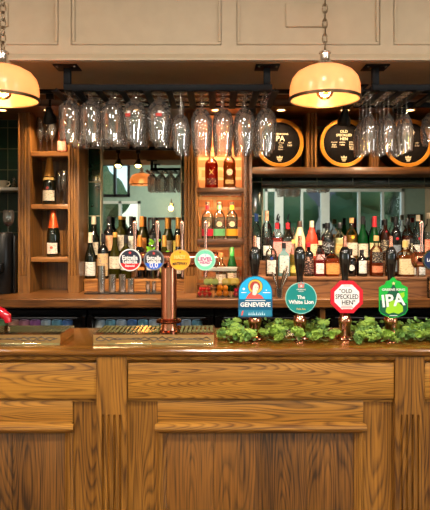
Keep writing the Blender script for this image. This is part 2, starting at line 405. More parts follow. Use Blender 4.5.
# outdoors, seen in the mirrors
GRASS = plain('grass', (92, 118, 62), .9); ASPH = plain('asphalt', (96, 98, 102), .9)
tag(mk('lawn', box(B(), -14, 14, -30, -6, -.06, -.02), GRASS), 'green lawn outside beyond the street windows', 'lawn', kind='structure')
tag(mk('road', box(B(), -14, 14, -6, -2.62, -.06, -.03), ASPH), 'grey road outside just beyond the street windows', 'road', kind='structure')
LEAF = plain('tree_leaf', (66, 96, 58), .8); BARK = plain('bark', (84, 66, 50), .9)
for k, (x, y, h, lb) in enumerate(((5.9, -11.5, 3.6, 'tallest leafy green tree beyond the wide street window'), (9.6, -15, 4.8, 'broad green tree beyond the far end of the wide street window'),
                            (2.0, -13, 2.6, 'small green tree beside the pale house'), (-4.4, -10, 3.8, 'green tree beyond the narrow street window'), (-8.4, -13, 4.4, 'green tree furthest along beyond the narrow street window'))):
    t = root('tree', lb, 'tree', (x, y, -.02))
    bm = B(); r = random.Random(k)
    for q in range(14):
        m = Matrix.Translation((r.uniform(-1.1, 1.1), r.uniform(-.8, .8), h*.55+r.uniform(-.9, 1.3)))
        g = bmesh.ops.create_icosphere(bm, subdivisions=3, radius=r.uniform(.5, .95), matrix=m)
        for v in g['verts']: v.co += v.co.normalized()*.25*mnoise.noise(v.co*2.6)
    mk('crown', bm, LEAF, t); mk('trunk', cyl(B(), .16, 0, h*.5, r2=.1), BARK, t)
t = root('house', 'pale rendered house with grey roof across the road', 'house', (5.6, -19, -.02))
mk('house_wall', box(B(), -3, 1.5, -1.5, 1.5, 0, 2.6), plain('render', (190, 186, 176), .8), t)
mk('roof', prism(B(), [(-3.2, 2.6), (1.7, 2.6), (.9, 3.9), (-2.4, 3.9)], -1.7, 1.7, 'y'), plain('slate', (92, 96, 104), .7), t)
for q in (-2, .4): mk('window', box(B(), q-.3, q+.3, 1.49, 1.54, 1.0, 1.9), plain('window_dark', (40, 50, 60), .2), t)

# customer side: added ceiling lights out of view, then fittings seen in the mirrors
for k, (x, y) in enumerate(CEIL):
    t = root('ceiling_light', 'round white ceiling light ' + ['by the left wall', 'above the middle of the bar', 'by the right wall', 'back in the room near the narrow window', 'back in the room near the wide window'][k], 'ceiling light', (x, y, 2.945))
    mk('rim', lathe(B(), [(.2, .02), (.24, .02), (.24, .055), (.2, .055)], 32, close=True), WHITE, t)
    mk('diffuser', cyl(B(), .2, .03, .045, n=32), emit('diffuser_glow', (255, 225, 190), 1.5), t)
DFR = plain('dark_frame', (48, 30, 20), .4)
for (a, b, c, d, lb) in ((-1.28, -.6, 1.3, 1.74, 'dark wood framed picture on teal wall under the amber wall lamp'), (-.25, .5, 1.25, 1.75, 'dark wood framed picture in the middle of the teal wall'), (3.66, 3.95, 1.2, 1.8, 'narrow dark framed picture beside the wide window')):
    t = root('framed_picture', lb, 'picture', ((a+b)/2, YF, c)); wdt = (b-a)/2
    bm = B()
    for q in ((-wdt, wdt, 0, .04), (-wdt, wdt, d-c-.04, d-c), (-wdt, -wdt+.04, 0, d-c), (wdt-.04, wdt, 0, d-c)): box(bm, q[0], q[1], 0.001, .03, q[2], q[3])
    mk('frame', bm, DFR, t); mk('print', box(B(), -wdt+.035, wdt-.035, .001, .012, .035, d-c-.035), plain('print_green', (96, 122, 112), .5), t)
t = root('wall_lamp', 'amber bulb wall lamp with bronze hook arm on the teal wall', 'wall lamp', (-.82, YF, 1.98))
mk('bracket', tube(cyl(B(), .035, -.02, .02), [(0, .0, 0), (0, .08, .02), (0, .12, .1), (0, .16, .1), (0, .18, .02)], .008), BRONZE, t)
mk('bulb', lathe(B(), [(.004, -.16), (.03, -.14), (.038, -.1), (.022, -.04), (.014, 0)], 16, (0, .18, .02)), emit('bulb_amber', (255, 170, 70), 9), t)
lamp('wall_lamp_light', 'POINT', (0, .28, -.08), 4, AMBER, .04, parent=t)

# ------------------------------------------------------------------ customer bar counter
bar = root('bar_counter', 'long honey oak panelled bar counter with varnished top and bullnose edge', 'bar counter', (0, 1.9, 0), world=True)
BX0, BX1 = -1.9, 2.4
yf = 1.885
pts = [(2.29, CT), (yf+.012, CT), (yf+.004, CT-.003), (yf, CT-.009), (yf+.001, CT-.017), (yf+.006, CT-.023), (yf+.014, CT-.027), (yf+.02, CT-.028), (2.29, CT-.03)]
mk('worktop', prism(B(), pts, BX0, BX1, 'x'), OAK_TOP, bar)
SP = F/1.91
bx = lambda x: (x-215)/SP
bz = lambda y: EYE-(y-230)/SP
mk('carcass', box(B(), BX0, BX1, 1.945, 2.25, .0, CT-.031), DARKW, bar)
prm = [(1.925, CT-.03), (1.905, CT-.03), (1.907, CT-.042), (1.918, CT-.05), (1.925, CT-.052)]
mk('cornice_moulding', prism(B(), prm, BX0, BX1, 'x'), OAK_X, bar)
mk('top_rail', box(B(), BX0, BX1, 1.925, 1.946, bz(403), CT-.052), OAK_X, bar)
def pilaster(x0, x1, y0, y1, z0, z1, nf, zb0=None, zt0=None, parent=None, mat=None, world=True, name='pilaster'):
    """upright board with nf vertical flutes cut between zb0 and zt0"""
    zb0 = z0 if zb0 is None else zb0; zt0 = z1 if zt0 is None else zt0
    bm = B()
    if zb0 > z0: box(bm, x0, x1, y0, y1, z0, zb0)
    if zt0 < z1: box(bm, x0, x1, y0, y1, zt0, z1)
    wd = x1-x0; mg = wd*.12; p = (wd-2*mg)/nf; r = p*.24; out = [(x0, y1), (x0, y0)]
    for i in range(nf):
        c = x0+mg+p*(i+.5)
        for k in range(7):
            a = PI-PI*k/6; out.append((c+r*math.cos(a), y0+r*2.0*math.sin(a)))
    out += [(x1, y0), (x1, y1)]
    prism(bm, out, zb0, zt0)
    return mk(name, bm, mat, parent)
for a, b in ((-320, -290), (97, 127), (394.5, 423.5), (700, 730)):
    pilaster(bx(a), bx(b), 1.902, 1.946, .08, CT-.031, 4, zb0=.2, zt0=bz(414), parent=bar, mat=OAK_Z)
for a, b in ((-289, 96.5), (128, 394), (424.5, 699)):
    mk('rail_board', box(B(), bx(a), bx(b), 1.908, 1.926, bz(398.5), bz(363), bev=.002), OAK_X, bar)
def panel(x0, x1, i0, i1):
    """panelled bay: stiles either side, boarded field, capped bolection moulding"""
    mk('stile', box(B(), bx(x0), bx(i0), 1.932, 1.947, .1, bz(403)), OAK_Z, bar)
    mk('stile', box(B(), bx(i1), bx(x1), 1.932, 1.947, .1, bz(403)), OAK_Z, bar)
    mk('cap_rail', box(B(), bx(i0)+.001, bx(i1)-.001, 1.922, 1.947, bz(424), bz(402), bev=.001), OAK_CAP, bar)
    n = max(2, round((i1-i0-18)/50)); bw = (i1-i0-18)/n
    for k in range(n):
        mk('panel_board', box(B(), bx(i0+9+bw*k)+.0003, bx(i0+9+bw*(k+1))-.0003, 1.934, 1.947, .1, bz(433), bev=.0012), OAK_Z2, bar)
    z1 = bz(434); z0 = bz(423)
    pm = [(1.935, z1), (1.918, z1), (1.912, z1+.008), (1.902, z1+.012), (1.898, z1+.020), (1.90, z1+.028), (1.908, z1+.034), (1.918, z1+.038), (1.935, z1+.038)]
    bm = B(); A = []
    for xx, inset in ((bx(i0)-.006, 1), (bx(i1)+.006, -1)):
        A.append([bm.verts.new((xx+inset*(.0 if y < 1.91 else min(1, (y-1.898)/.03)*.02), y, z)) for y, z in pm])
    for q in range(len(pm)): bm.faces.new((A[0][q], A[0][(q+1) % len(pm)], A[1][(q+1) % len(pm)], A[1][q]))
    bm.faces.new(A[0]); bm.faces.new(A[1][::-1])
    mk('cap_moulding', bm, OAK_X, bar)
    for s, e in ((i0, 1), (i1, -1)):
        xx = bx(s)
        mk('side_moulding', prism(B(), [(xx, 1.947), (xx, 1.924), (xx+e*.006, 1.920), (xx+e*.014, 1.921), (xx+e*.018, 1.926), (xx+e*.024, 1.930), (xx+e*.030, 1.934), (xx+e*.030, 1.947)], .1, z1+.001), OAK_Z, bar)
panel(-289, 97, -265, 72); panel(127, 394.5, 157, 364.5); panel(423.5, 700, 450, 676)
mk('plinth', box(B(), BX0, BX1, 1.90, 1.947, 0, .1), OAK_X, bar)

# ------------------------------------------------------------------ back bar
BX = lambda x, d=3.73: (x-215)/F*d
bc = root('back_counter', 'dark varnished wooden back bar counter running under the mirrors', 'counter', (0, 3.41, 0), world=True)
L0, R0 = XL+.02, 3.2
yy = 3.41
mk('worktop', prism(B(), [(4.1, BT), (yy+.006, BT), (yy, BT-.006), (yy, BT-.05), (yy+.008, BT-.057), (4.1, BT-.057)], L0, R0, 'x'), BACK_X, bc)
mk('carcass', box(B(), L0, R0, 4.02, 4.1, 0, BT-.058), BLACKP, bc)
mk('side_panel', box(B(), BX(319, 3.5), BX(324, 3.5), 3.46, 4.02, 0, BT-.058), BACK_Z, bc)
mk('front_rail', box(B(), L0, R0, 3.50, 3.52, BT-.075, BT-.058), BLACKP, bc)

def riser(x0, x1, tiers, lb, mat):
    r_ = root('bottle_riser', lb, 'display step', ((x0+x1)/2, tiers[0][0], BT), world=True)
    for k, (d0, d1, zt) in enumerate(tiers):
        mk('riser_tread', box(B(), x0, x1, d0-.006, d1, zt-.02, zt, bev=.002), mat, r_)
        mk('riser_board', box(B(), x0+.002, x1-.002, d0, d0+.02, (BT if k == 0 else tiers[k-1][2])+.0005, zt-.0205), mat, r_)
    return r_
P1, P2, P3, P4 = (BX(18), BX(30)), (BX(68), BX(79)), (BX(184), BX(197)), (BX(244), BX(252))
riser(P2[1]+.004, P3[0]-.004, [(3.85, 3.955, 1.163), (3.955, 4.06, 1.293)], 'golden oak two tier bottle step under the wine bottles', wood('step_oak', (190, 128, 66), (126, 76, 32), 'x', 1.2, freq=6))
riser(P4[1]+.004, R0, [(3.51, 3.735, 1.205), (3.735, 4.06, 1.293)], 'dark oak two tier bottle step under the spirits by the wide mirror', RUST_X)

ZTOP = 2.286
su = root('corner_shelf_unit', 'narrow fluted wooden shelf unit of three shelves beside the dark tiled alcove', 'shelf unit', ((P1[0]+P2[1])/2, 3.73, BT), world=True)
for a, b in (P1, P2): pilaster(a, b, 3.73, 3.99, BT+.0005, ZTOP-.003, 3, zb0=Z(276, 3.73), parent=su, mat=BACK_Z)
mk('back_panel', box(B(), P1[1]-.01, P2[0]+.01, 3.992, 4.012, BT+.0005, ZTOP-.003), BACK_Z, su)
for y0 in (151.6, 204.2, 257.2): mk('shelf', box(B(), P1[1]+.0005, P2[0]-.0005, 3.75, 3.991, Z(y0, 3.75)-.032, Z(y0, 3.75), bev=.002), SHELFW, su)
SH1, SH2, SH3 = [Z(v, 3.75) for v in (151.6, 204.2, 257.2)]
cu_ = root('centre_shelf_unit', 'fluted wooden shelf unit with amber lit brick back between the two mirrors', 'shelf unit', ((P3[0]+P4[1])/2, 3.73, BT), world=True)
pilaster(P3[0], P3[1], 3.73, 4.05, BT+.0005, ZTOP-.003, 3, zb0=Z(276, 3.73), parent=cu_, mat=BACK_Z)
pilaster(P4[0], P4[1], 3.73, 4.05, BT+.0005, ZTOP-.003, 1, zb0=Z(276, 3.73), parent=cu_, mat=DARKW)
for y0, th in ((187.5, .036), (239, .042)): mk('shelf', box(B(), P3[1]+.0005, P4[0]-.0005, 3.74, 4.049, Z(y0, 3.74)-th, Z(y0, 3.74), bev=.002), DARKW, cu_)
SC1, SC2 = Z(187.5, 3.74), Z(239, 3.74)
mk('back_panel', box(B(), P3[1]-.01, P4[0]+.01, 4.051, 4.07, BT+.0005, ZTOP-.003), BRICK, cu_)

# tiled columns and strip beside and above the mirrors
DT = 4.06
mk_t = lambda nm, a, b, c, d, m: struct(nm, box(B(), a, b, DT, DT+.045, c, d, bev=.001), m)
mk_t('trim_4', P2[1]-.05, BX(100.4, DT), BT, 2.3, TILE)
mk_t('trim_5', BX(182, DT), P3[0]+.02, BT, 2.3, TILE)
mk_t('trim_6', P4[1]-.02, BX(262, DT), BT, 1.905, TILE)
mk_t('trim_7', BX(262, DT)+.0005, R0, 1.812, 1.905, TILE_H)
struct('trim_8', box(B(), XL+.001, P1[0]+.03, 4.0, 4.09, BT, 2.4), TILE_L)
GROUT = plain('cream_edge', (178, 166, 132), .5)
def wall_mirror(x0, x1, z0, z1, lb, nm='wall_mirror'):
    t = root(nm, lb, 'mirror', ((x0+x1)/2, 4.08, z0), world=True)
    mk('mirror_glass', box(B(), x0, x1, 4.085, 4.092, z0, z1), MIRROR, t, smooth=False)
    bm = B(); e = .006
    for q in ((x0-e, x0, z0, z1), (x1, x1+e, z0, z1), (x0-e, x1+e, z1, z1+e)): box(bm, q[0], q[1], 4.05, 4.092, q[2], q[3])
    mk('edge_trim', bm, GROUT, t)
wall_mirror(BX(100.4, DT)+.008, BX(182, DT)-.008, 1.17, 2.29, 'tall narrow mirror behind the wine bottles reflecting a teal wall and pendant')
wall_mirror(BX(262, DT)+.008, R0-.01, 1.17, 1.804, 'wide mirror behind the spirits reflecting bright street windows')

# header with barrel niches
hd = root('header_shelf', 'wooden header over the mirrors with brick backed niches for the barrel heads', 'shelf', (0, 3.54, 1.9), world=True)
mk('shelf_beam', box(B(), P4[1]+.0005, R0, 3.73, 4.0, 1.873, 1.92, bev=.003), BACK_X, hd)
mk('back_panel', box(B(), P4[1]+.0005, R0, 4.001, 4.03, 1.921, ZTOP-.0005), BRICK, hd)
for a, b in ((307.8, 317.5), (372.5, 379.5), (437, 446)): pilaster(BX(a), BX(b), 3.75, 4.0, 1.9205, ZTOP-.0005, 2, parent=hd, mat=BACK_Z, name='divider')
mk('canopy', box(B(), L0, R0, 3.56, 4.09, ZTOP, ZTOP+.03), BACK_X, hd)
cp = [(3.75, ZTOP-.002), (3.54, ZTOP-.002), (3.54, ZTOP+.03), (3.52, ZTOP+.04), (3.50, ZTOP+.07), (3.46, ZTOP+.10), (3.45, ZTOP+.14), (3.75, ZTOP+.14)]
cp = [(3.56, ZTOP-.002), (3.54, ZTOP-.002), (3.54, ZTOP+.03), (3.53, ZTOP+.045), (3.50, ZTOP+.07), (3.47, ZTOP+.10), (3.46, ZTOP+.14), (3.56, ZTOP+.14)]
mk('cornice', prism(B(), cp, L0, R0, 'x'), DARKW, hd)
mk('cornice_board', box(B(), L0, R0, 3.561, 4.09, ZTOP+.031, ZTOP+.5), DARKW, hd)
# blank boarding above the left mirror and alcove
# recessed downlights in the canopy
names = ['above the corner shelf unit', 'above the narrow mirror', 'above the centre shelf unit', 'above the first barrel head', 'above the second barrel head', 'above the third barrel head', 'above the dark tiled alcove']
for (xp, lb, e) in zip((48, 138, 216, 281, 345, 410, 2), names, (5, 3, 4, 5, 5, 5, 1)):
    t = root('recessed_downlight', 'small round recessed downlight in the wooden canopy ' + lb, 'downlight', (BX(xp, 3.66), 3.66, ZTOP))
    mk('ring', lathe(B(), [(.026, -.004), (.036, -.004), (.036, -.0005), (.026, -.0005)], 24, close=True), BRASS, t)
    mk('lens', cyl(B(), .026, -.003, -.001), emit('downlight_glow', (255, 206, 140), 8), t)
    lamp('downlight_lamp', 'SPOT', (0, 0, -.012), e*5, (1, .72, .44), .02, (math.radians(12), 0, 0), 120, t)
# warm light strips tucked behind the front lips of the centre unit
for z, lb, e, yy_ in ((SC1-.036, 'under its upper shelf', 3.2, 3.775), (SC2-.042, 'under its lower shelf', 2.2, 3.775), (ZTOP-.0022, 'at its top', 15, 3.79)):
    t = root('light_strip', 'thin warm light strip in the centre shelf unit ' + lb, 'light strip', ((P3[1]+P4[0])/2, yy_, z-.0005))
    wdt = (P4[0]-P3[1])/2-.02
    mk('channel', box(B(), -wdt, wdt, -.016, .008, -.004, 0), BRASS, t)
    mk('channel_lip', box(B(), -wdt, wdt, -.020, -.016, -.014, 0), DARKW, t)
    mk('diffuser', box(B(), -wdt+.004, wdt-.004, -.012, .006, -.008, -.0042), emit('strip_glow', (255, 176, 90), 6), t)
    lamp('strip_lamp', 'AREA', (0, .0, -.012), e, AMBER, wdt*1.8, (math.radians(30), 0, 0), parent=t, size_y=.012)

def crown_bm(s=.018):
    b_ = B(); prism(b_, [(-s, 0), (s, 0), (s*1.15, s*.9), (s*.5, s*.45), (0, s*1.1), (-s*.5, s*.45), (-s*1.15, s*.9)], -.0008, .0004, 'y')
    box(b_, -s*.9, s*.9, -.0008, .0004, -s*.55, -s*.2); box(b_, -s*.6, s*.6, -.0008, .0004, -s*1.1, -s*.75); return b_
CHALK = plain('chalk_cream', (196, 182, 148), .7)
def barrel(xp, lb, lines):
    t = root('barrel_head', lb, 'barrel', (BX(xp, 3.8), 3.80, Z(143, 3.8)))
    R = .163
    mk('barrel_body', lathe(B(), [(R+.003, 0), (R+.006, .05), (R+.004, .16), (R-.01, .165)], 48), plain('black_barrel', (20, 16, 13), .35), t).rotation_euler = (-PI/2, 0, 0)
    mk('gold_ring', lathe(B(), [(R-.022, -.012), (R, -.012), (R+.002, -.004), (R+.002, .0), (R-.026, .0), (R-.024, -.006)], 64, close=True), plain('gold_ring', (226, 150, 50), .3, .55), t).rotation_euler = (-PI/2, 0, 0)
    fc = mk('face_board', disc_y(B(), R-.024, -.004, -.0002, n=48), plain('blackboard', (16, 12, 10), .7, spec=.04), t)
    for (s, wd, x, z, bold) in lines:
        text(s, wd, CHALK, fc, (x, -.0045, z), bold=bold)
    mk('emblem', crown_bm(), CHALK, fc, (0, -.0045, -.105))
barrel(279.6, 'first black barrel head from the centre unit, lettered IPA in a gold ring',
       [('GREENE KING', .105, .005, .060, .0), ('IPA', .070, .0, .030, .005), ('COLOUR', .042, -.055, .001, -.005), ('STYLE', .034, .010, .001, -.005), ('ABV', .024, .068, .001, -.005), ('Amber', .036, -.055, -.016, 0), ('Dry', .018, .008, -.015, 0), ('Malty', .030, .008, -.029, 0), ('Bitter', .032, .008, -.043, 0), ('3.6%', .03, .068, -.016, 0)])
barrel(343.8, 'second black barrel head, lettered with a three line ale name in a gold ring',
       [('OLD', .05, 0, .078, .0), ('SPECKLED', .105, 0, .053, .005), ('HEN', .05, 0, .028, .005), ('COLOUR', .042, -.066, .004, -.005), ('AROMA', .040, -.012, .004, -.005), ('STYLE', .034, .052, .004, -.005), ('Rich', .026, -.066, -.012, 0), ('Amber', .036, -.066, -.026, 0), ('Toffee', .036, -.012, -.012, 0), ('Malty', .030, .052, -.012, 0), ('Sweet', .034, .052, -.026, 0), ('Full', .024, .052, -.040, 0)])
barrel(408, 'third black barrel head, half hidden behind the hanging flutes', [('ABBOT', .09, 0, .065, 0), ('ALE', .05, 0, .038, 0), ('COLOUR', .042, -.06, .0, 0), ('STYLE', .034, 0, .0, 0), ('ABV', .024, .06, 0, 0), ('Ruby', .032, -.06, -.018, 0), ('Malty', .030, 0, -.018, 0), ('Fruity', .034, 0, -.032, 0), ('5.0%', .03, .06, -.018, 0)])
t = root('barrel_head', 'barrel head in the niche nearest the right wall, outside the picture', 'barrel')
C.objects.unlink(t); bpy.data.objects.remove(t)

# ------------------------------------------------------------------ pendants
def pendant(x, d, lb):
    t = root('pendant_light', lb, 'pendant light', (x, d, 1.99))
    pr = [(.131, 0), (.1315, .03), (.1295, .053), (.122, .078), (.104, .100), (.074, .116), (.042, .124), (.02, .127)]
    inn = [(r-.004, z-.002 if z > 0 else 0) for r, z in pr[::-1]]
    m, n, l, b_ = newmat('opal_glass') if 'opal_glass' not in bpy.data.materials else (bpy.data.materials['opal_glass'],)+(None,)*3
    if n:
        out = n['Material Output']; b_.inputs['Base Color'].default_value = lin((226, 180, 146)); b_.inputs['Roughness'].default_value = .2
        tl = n.new('ShaderNodeBsdfTranslucent'); tl.inputs[0].default_value = lin((240, 196, 158))
        tr = n.new('ShaderNodeBsdfTransparent')
        wv = n.new('ShaderNodeTexNoise'); wv.inputs['Scale'].default_value = 22; tc = n.new('ShaderNodeTexCoord'); l.new(tc.outputs['Object'], wv.inputs[0])
        bp = n.new('ShaderNodeBump'); bp.inputs['Strength'].default_value = .3; bp.inputs['Distance'].default_value = .004; l.new(wv.outputs[0], bp.inputs['Height']); l.new(bp.outputs[0], b_.inputs['Normal'])
        m1 = n.new('ShaderNodeMixShader'); m1.inputs[0].default_value = .5; l.new(b_.outputs[0], m1.inputs[1]); l.new(tl.outputs[0], m1.inputs[2])
        m2 = n.new('ShaderNodeMixShader'); m2.inputs[0].default_value = .12; l.new(m1.outputs[0], m2.inputs[1]); l.new(tr.outputs[0], m2.inputs[2]); l.new(m2.outputs[0], out.inputs[0])
    mk('lamp_shade', lathe(B(), pr+inn, 56, close=True), m, t, angle=60)
    mk('rim', lathe(B(), [(.127, -.004), (.134, -.004), (.1345, .006), (.1315, .0065), (.1315, .0005), (.127, .0)], 56, close=True), BRONZE, t)
    mk('gallery', lathe(B(), [(.036, .121), (.038, .127), (.028, .136), (.021, .143), (.019, .150), (.019, .170), (.022, .172), (.021, .178), (.006, .184)], 28), STEEL, t)
    bm = B(); z = .186; k = 0
    while z < 1.0:
        ring = []
        for i in range(14):
            a = 2*PI*i/14; ring.append((.0095*math.cos(a)*(1 if k % 2 else .25), .0075*math.cos(a)*(.25 if k % 2 else 1), z+.014+.018*math.sin(a)))
        tube(bm, ring+[ring[0]], .003, 6); z += .028; k += 1
    mk('chain', bm, plain('chain_metal', (140, 120, 96), .35, .9), t)
    bb = mk('bulb', lathe(B(), [(.002, -.002), (.018, .003), (.029, .014), (.033, .03), (.027, .05), (.015, .066), (.013, .08)], 24), glass('bulb_glass', (1, .78, .42), .8), t)
    mk('filament', tube(B(), [(.012*math.cos(q*.9), .012*math.sin(q*.9), .014+q*.0024) for q in range(15)], .0022, 6), emit('filament_glow', (255, 176, 80), 60), bb)
    mk('bulb_cap', cyl(B(), .014, .078, .118), BRASS, t)
    lamp('pendant_lamp', 'POINT', (0, 0, .032), 6, (1, .74, .50), .026, parent=t)
pendant(.412, 2.1, 'warm glass dome pendant on a chain, whole, above the pump clips')
pendant(-.795, 2.1, 'warm glass dome pendant on a chain, cut by the left edge of the picture')

# ------------------------------------------------------------------ spot track
TZ = Z(91, 3.02)
tr_ = root('spotlight_track', 'black ceiling track for spotlights hung behind the cream bulkhead', 'track', (0, 3.02, TZ))
mk('track_bar', box(B(), -1.7, 2.2, -.012, .012, -.016, .016, bev=.002), BLACKM, tr_)
for q in (-1.55, -.35, 1.3, 2.1): mk('suspension_rod', cyl(B(), .004, .016, HT-TZ, (q, 0), 10), BLACKM, tr_)
def spot(xp, lb, yt=122, aim=0):
    t = root('spotlight', lb, 'spotlight', (X(xp, 3.02), 3.02, TZ-.017))
    hz = Z(yt, 3.02)-t.location.z
    mk('bracket', tube(box(B(), -.02, .02, -.014, .014, -.03, 0, bev=.003), [(0, 0, -.02), (0, 0, hz+.075)], .007), BLACKM, t)
    h = mk('head', lathe(B(), [(.012, .085), (.018, .075), (.022, .05), (.034, .03), (.036, .0), (.033, .0), (.030, .028)], 24), BLACKP, t, (0, .01, hz)); h.rotation_euler = (math.radians(28), 0, 0)
    bl = mk('bulb', lathe(B(), [(.001, -.002), (.02, .0), (.028, .012), (.01, .026)], 18), emit('spot_glow', (255, 206, 120), 40), h, (0, 0, .0))
    lamp('spot_lamp', 'SPOT', (0, .012, hz-.01), 46, (1, .80, .56), .02, (math.radians(40), 0, math.radians(aim)), 80, t)
spot(50, 'black spotlight in front of the corner shelf unit', 122)
spot(84, 'black spotlight hidden behind the first hanging goblets', 122)
spot(344, 'black spotlight just in front of the second barrel head', 124)
spot(250, 'black spotlight behind the last hanging wine glasses', 112)
spot(400, 'black spotlight behind the hanging champagne flutes', 112)  # extra lamp added out of sight to brighten the spirit bottles

# ------------------------------------------------------------------ hanging glass racks
RZ = 2.084
def rack(x0, x1, cols, lb, posts):
    t = root('glass_rack', lb, 'glass rack', ((x0+x1)/2, 2.35, FZ), world=True)
    mk('front_bar', box(B(), x0, x1, 2.338, 2.362, RZ, RZ+.025, bev=.002), RACKM, t)
    mk('rear_bar', box(B(), x0, x1, 2.660, 2.684, RZ, RZ+.025, bev=.002), RACKM, t)
    for x in (x0+.012, x1-.012): mk('side_bar', box(B(), x-.012, x+.012, 2.3625, 2.6595, RZ, RZ+.025, bev=.002), RACKM, t)
    for x in posts:
        for y in (2.35, 2.672):
            mk('post', box(B(), x-.014, x+.014, y-.012, y+.012, RZ+.0255, FZ-.006, bev=.002), RACKM, t)
            p = box(B(), x-.05, x+.05, y-.045, y+.045, FZ-.0055, FZ-.0005, bev=.001)
            pl = mk('mounting_plate', p, RACKM, t)
            bm = B()
            for sx in (-.036, .036): cyl(bm, .006, FZ-.009, FZ-.0056, (x+sx, y-.03 if y < 2.6 else y+.02), 10)
            mk('bolt', bm, STEEL, pl)
    for c in cols:
        bm = B(); box(bm, c-.015, c+.015, 2.339, 2.683, RZ-.0035, RZ-.0005); box(bm, c-.0015, c+.0015, 2.3627, 2.6592, RZ-.0005, RZ+.016)
        mk('hanging_rail', bm, RACKM, t)
CX = [-.625, -.534, -.442, -.346, -.241, -.148]+[-.058+.0925*i for i in range(4)]
rack(X(64, 2.35), X(272, 2.35), [c-.046 for c in CX]+[CX[-1]+.046-.012], 'dark steel glass rack hung over the beer tower with goblets and wine glasses', (X(67.5, 2.35), X(267, 2.35)))
FX = [.665+.078*i for i in range(4)]
rack(X(372, 2.35), 1.35, [f-.039 for f in FX]+[.94, 1.06, 1.18, 1.30], 'dark steel glass rack hung at the right edge with champagne flutes', (X(375, 2.35), 1.33))

def stemware(prof_bowl, stem, foot_r, lb, nm):
    """upright at origin; prof_bowl: outer (r,z) from stem joint to rim, stem: (r, z_low, z_high)"""
    t = root(nm, lb, 'glass')
    inner = [(max(r-.0012, .0008), z+.002) for r, z in prof_bowl[1:-1]][::-1]
    rim = prof_bowl[-1]
    mk('bowl', lathe(B(), prof_bowl+[(rim[0]-.0012, rim[1])]+inner+[(.0008, prof_bowl[0][1]+.003)], 22), GLASS, t, angle=70)
    mk('stem', lathe(B(), [(stem[0]*1.5, .004), (stem[0], .012), (stem[0], stem[1]-.01), (stem[0]*1.6, stem[1]+.001)], 10), GLASS, t, angle=70)
    mk('foot', lathe(B(), [(foot_r, 0), (foot_r, .0018), (foot_r*.5, .004), (.006, .007)], 24), GLASS, t, angle=70)
    return t
GH = dict(
 wine=([(.004, .064), (.022, .070), (.0365, .088), (.0445, .112), (.0458, .138), (.043, .19), (.037, .243)], (.0038, .066), .036),
 wine2=([(.004, .090), (.02, .096), (.0325, .113), (.0385, .138), (.0388, .16), (.0355, .20), (.031, .240)], (.0036, .092), .034),
 goblet=([(.006, .020), (.016, .028), (.036, .046), (.048, .07), (.0505, .095), (.0485, .13), (.041, .17), (.0375, .203)], (.006, .021), .036),
 cider=([(.006, .018), (.012, .030), (.030, .044), (.0425, .058), (.0452, .075), (.045, .14), (.043, .18), (.0415, .203)], (.006, .019), .036),
 flute=([(.003, .088), (.010, .094), (.021, .12), (.0275, .155), (.0285, .18), (.0265, .215), (.024, .248)], (.003, .09), .030),
 big=([(.004, .05), (.024, .06), (.044, .085), (.0515, .12), (.052, .145), (.050, .18), (.042, .205)], (.004, .051), .036))
protos = {}
ordn = ['first', 'second', 'third', 'fourth', 'fifth', 'sixth', 'seventh', 'eighth', 'ninth', 'tenth']
def hang(kind, nm, x, y, lb, group):
    if kind not in protos: protos[kind] = o = stemware(*GH[kind], lb, nm)
    else: o = copy_tree(protos[kind])
    o['label'] = lb; o['group'] = group
    o.location = (x, y, RZ+.0024); o.rotation_euler = (PI, 0, random.uniform(0, 6))
    return o
RED = plain('red_print', (206, 60, 52), .5); PINKP = plain('pink_print', (222, 150, 140), .5); WPRINT = plain('white_print', (225, 222, 215), .6)
rows = ['front', 'middle', 'rear']; printed = []
for i, x in enumerate(CX):
    kind, nm, word = [('cider', 'cider_goblet', 'shouldered cider glass'), ('cider', 'cider_goblet', 'shouldered cider glass'), ('cider', 'cider_goblet', 'shouldered cider glass'), ('goblet', 'beer_goblet', 'round beer goblet'), ('goblet', 'beer_goblet', 'round beer goblet'),
                      ('wine2', 'wine_glass', 'slender wine glass')][i] if i < 6 else ('wine', 'wine_glass', 'large wine glass')
    for k in range(3):
        sh = 0 if kind != 'wine' else 0
        o = hang(kind, nm, x+sh, 2.405+.103*k, '%s in the %s row of the long rack, %s from its left' % (word, rows[k], ordn[i]), 'glasses hanging over the beer tower')
        if k == 0 and i in (3, 4): printed.append((i, o))
for i, o in printed:
    # printed flower trellis and red scroll; the goblet hangs upside down, so its front is local +y
    o.rotation_euler = (PI, 0, 0); R_ = .0509; bm = B()
    for q in range(26):
        a = PI/2+random.uniform(-1.1, 1.1); lathe(bm, [(.0014, 0), (.0035, .0004), (.0018, .0008)], 6, (R_*math.cos(a), R_*math.sin(a), random.uniform(.075, .125)))
    mk('printed_flowers', bm, WPRINT, o)
    ao = -.15 if i == 4 else .75
    for z0, z1, w_, m_ in ((.094, .108, .5, RED), (.084, .0935, .32, WPRINT)):
        mk('printed_scroll', lathe(B(), [(R_-.0004, z0), (R_+.0002, z0), (R_+.0002, z1), (R_-.0004, z1)], 8, arc=(PI/2-.25+ao*.6, PI/2-.25+ao*.6+w_), close=True), m_, o)
for i, x in enumerate(FX[:3]):
    for k in range(4):
        hang('flute', 'champagne_flute', x+.002*k, 2.40+.066*k, 'champagne flute hanging %s from the front, %s file from the right rack post' % (ordn[k], ordn[i]), 'champagne flutes on the right rack')
for i, x in enumerate((1.0, 1.12)):
    for k in range(2):
        hang('big', 'gin_goblet', x-.015, 2.42+.115*k, 'large gin goblet in the %s row, %s file after the hanging flutes' % (rows[k], ordn[i]), 'gin goblets on the right rack')

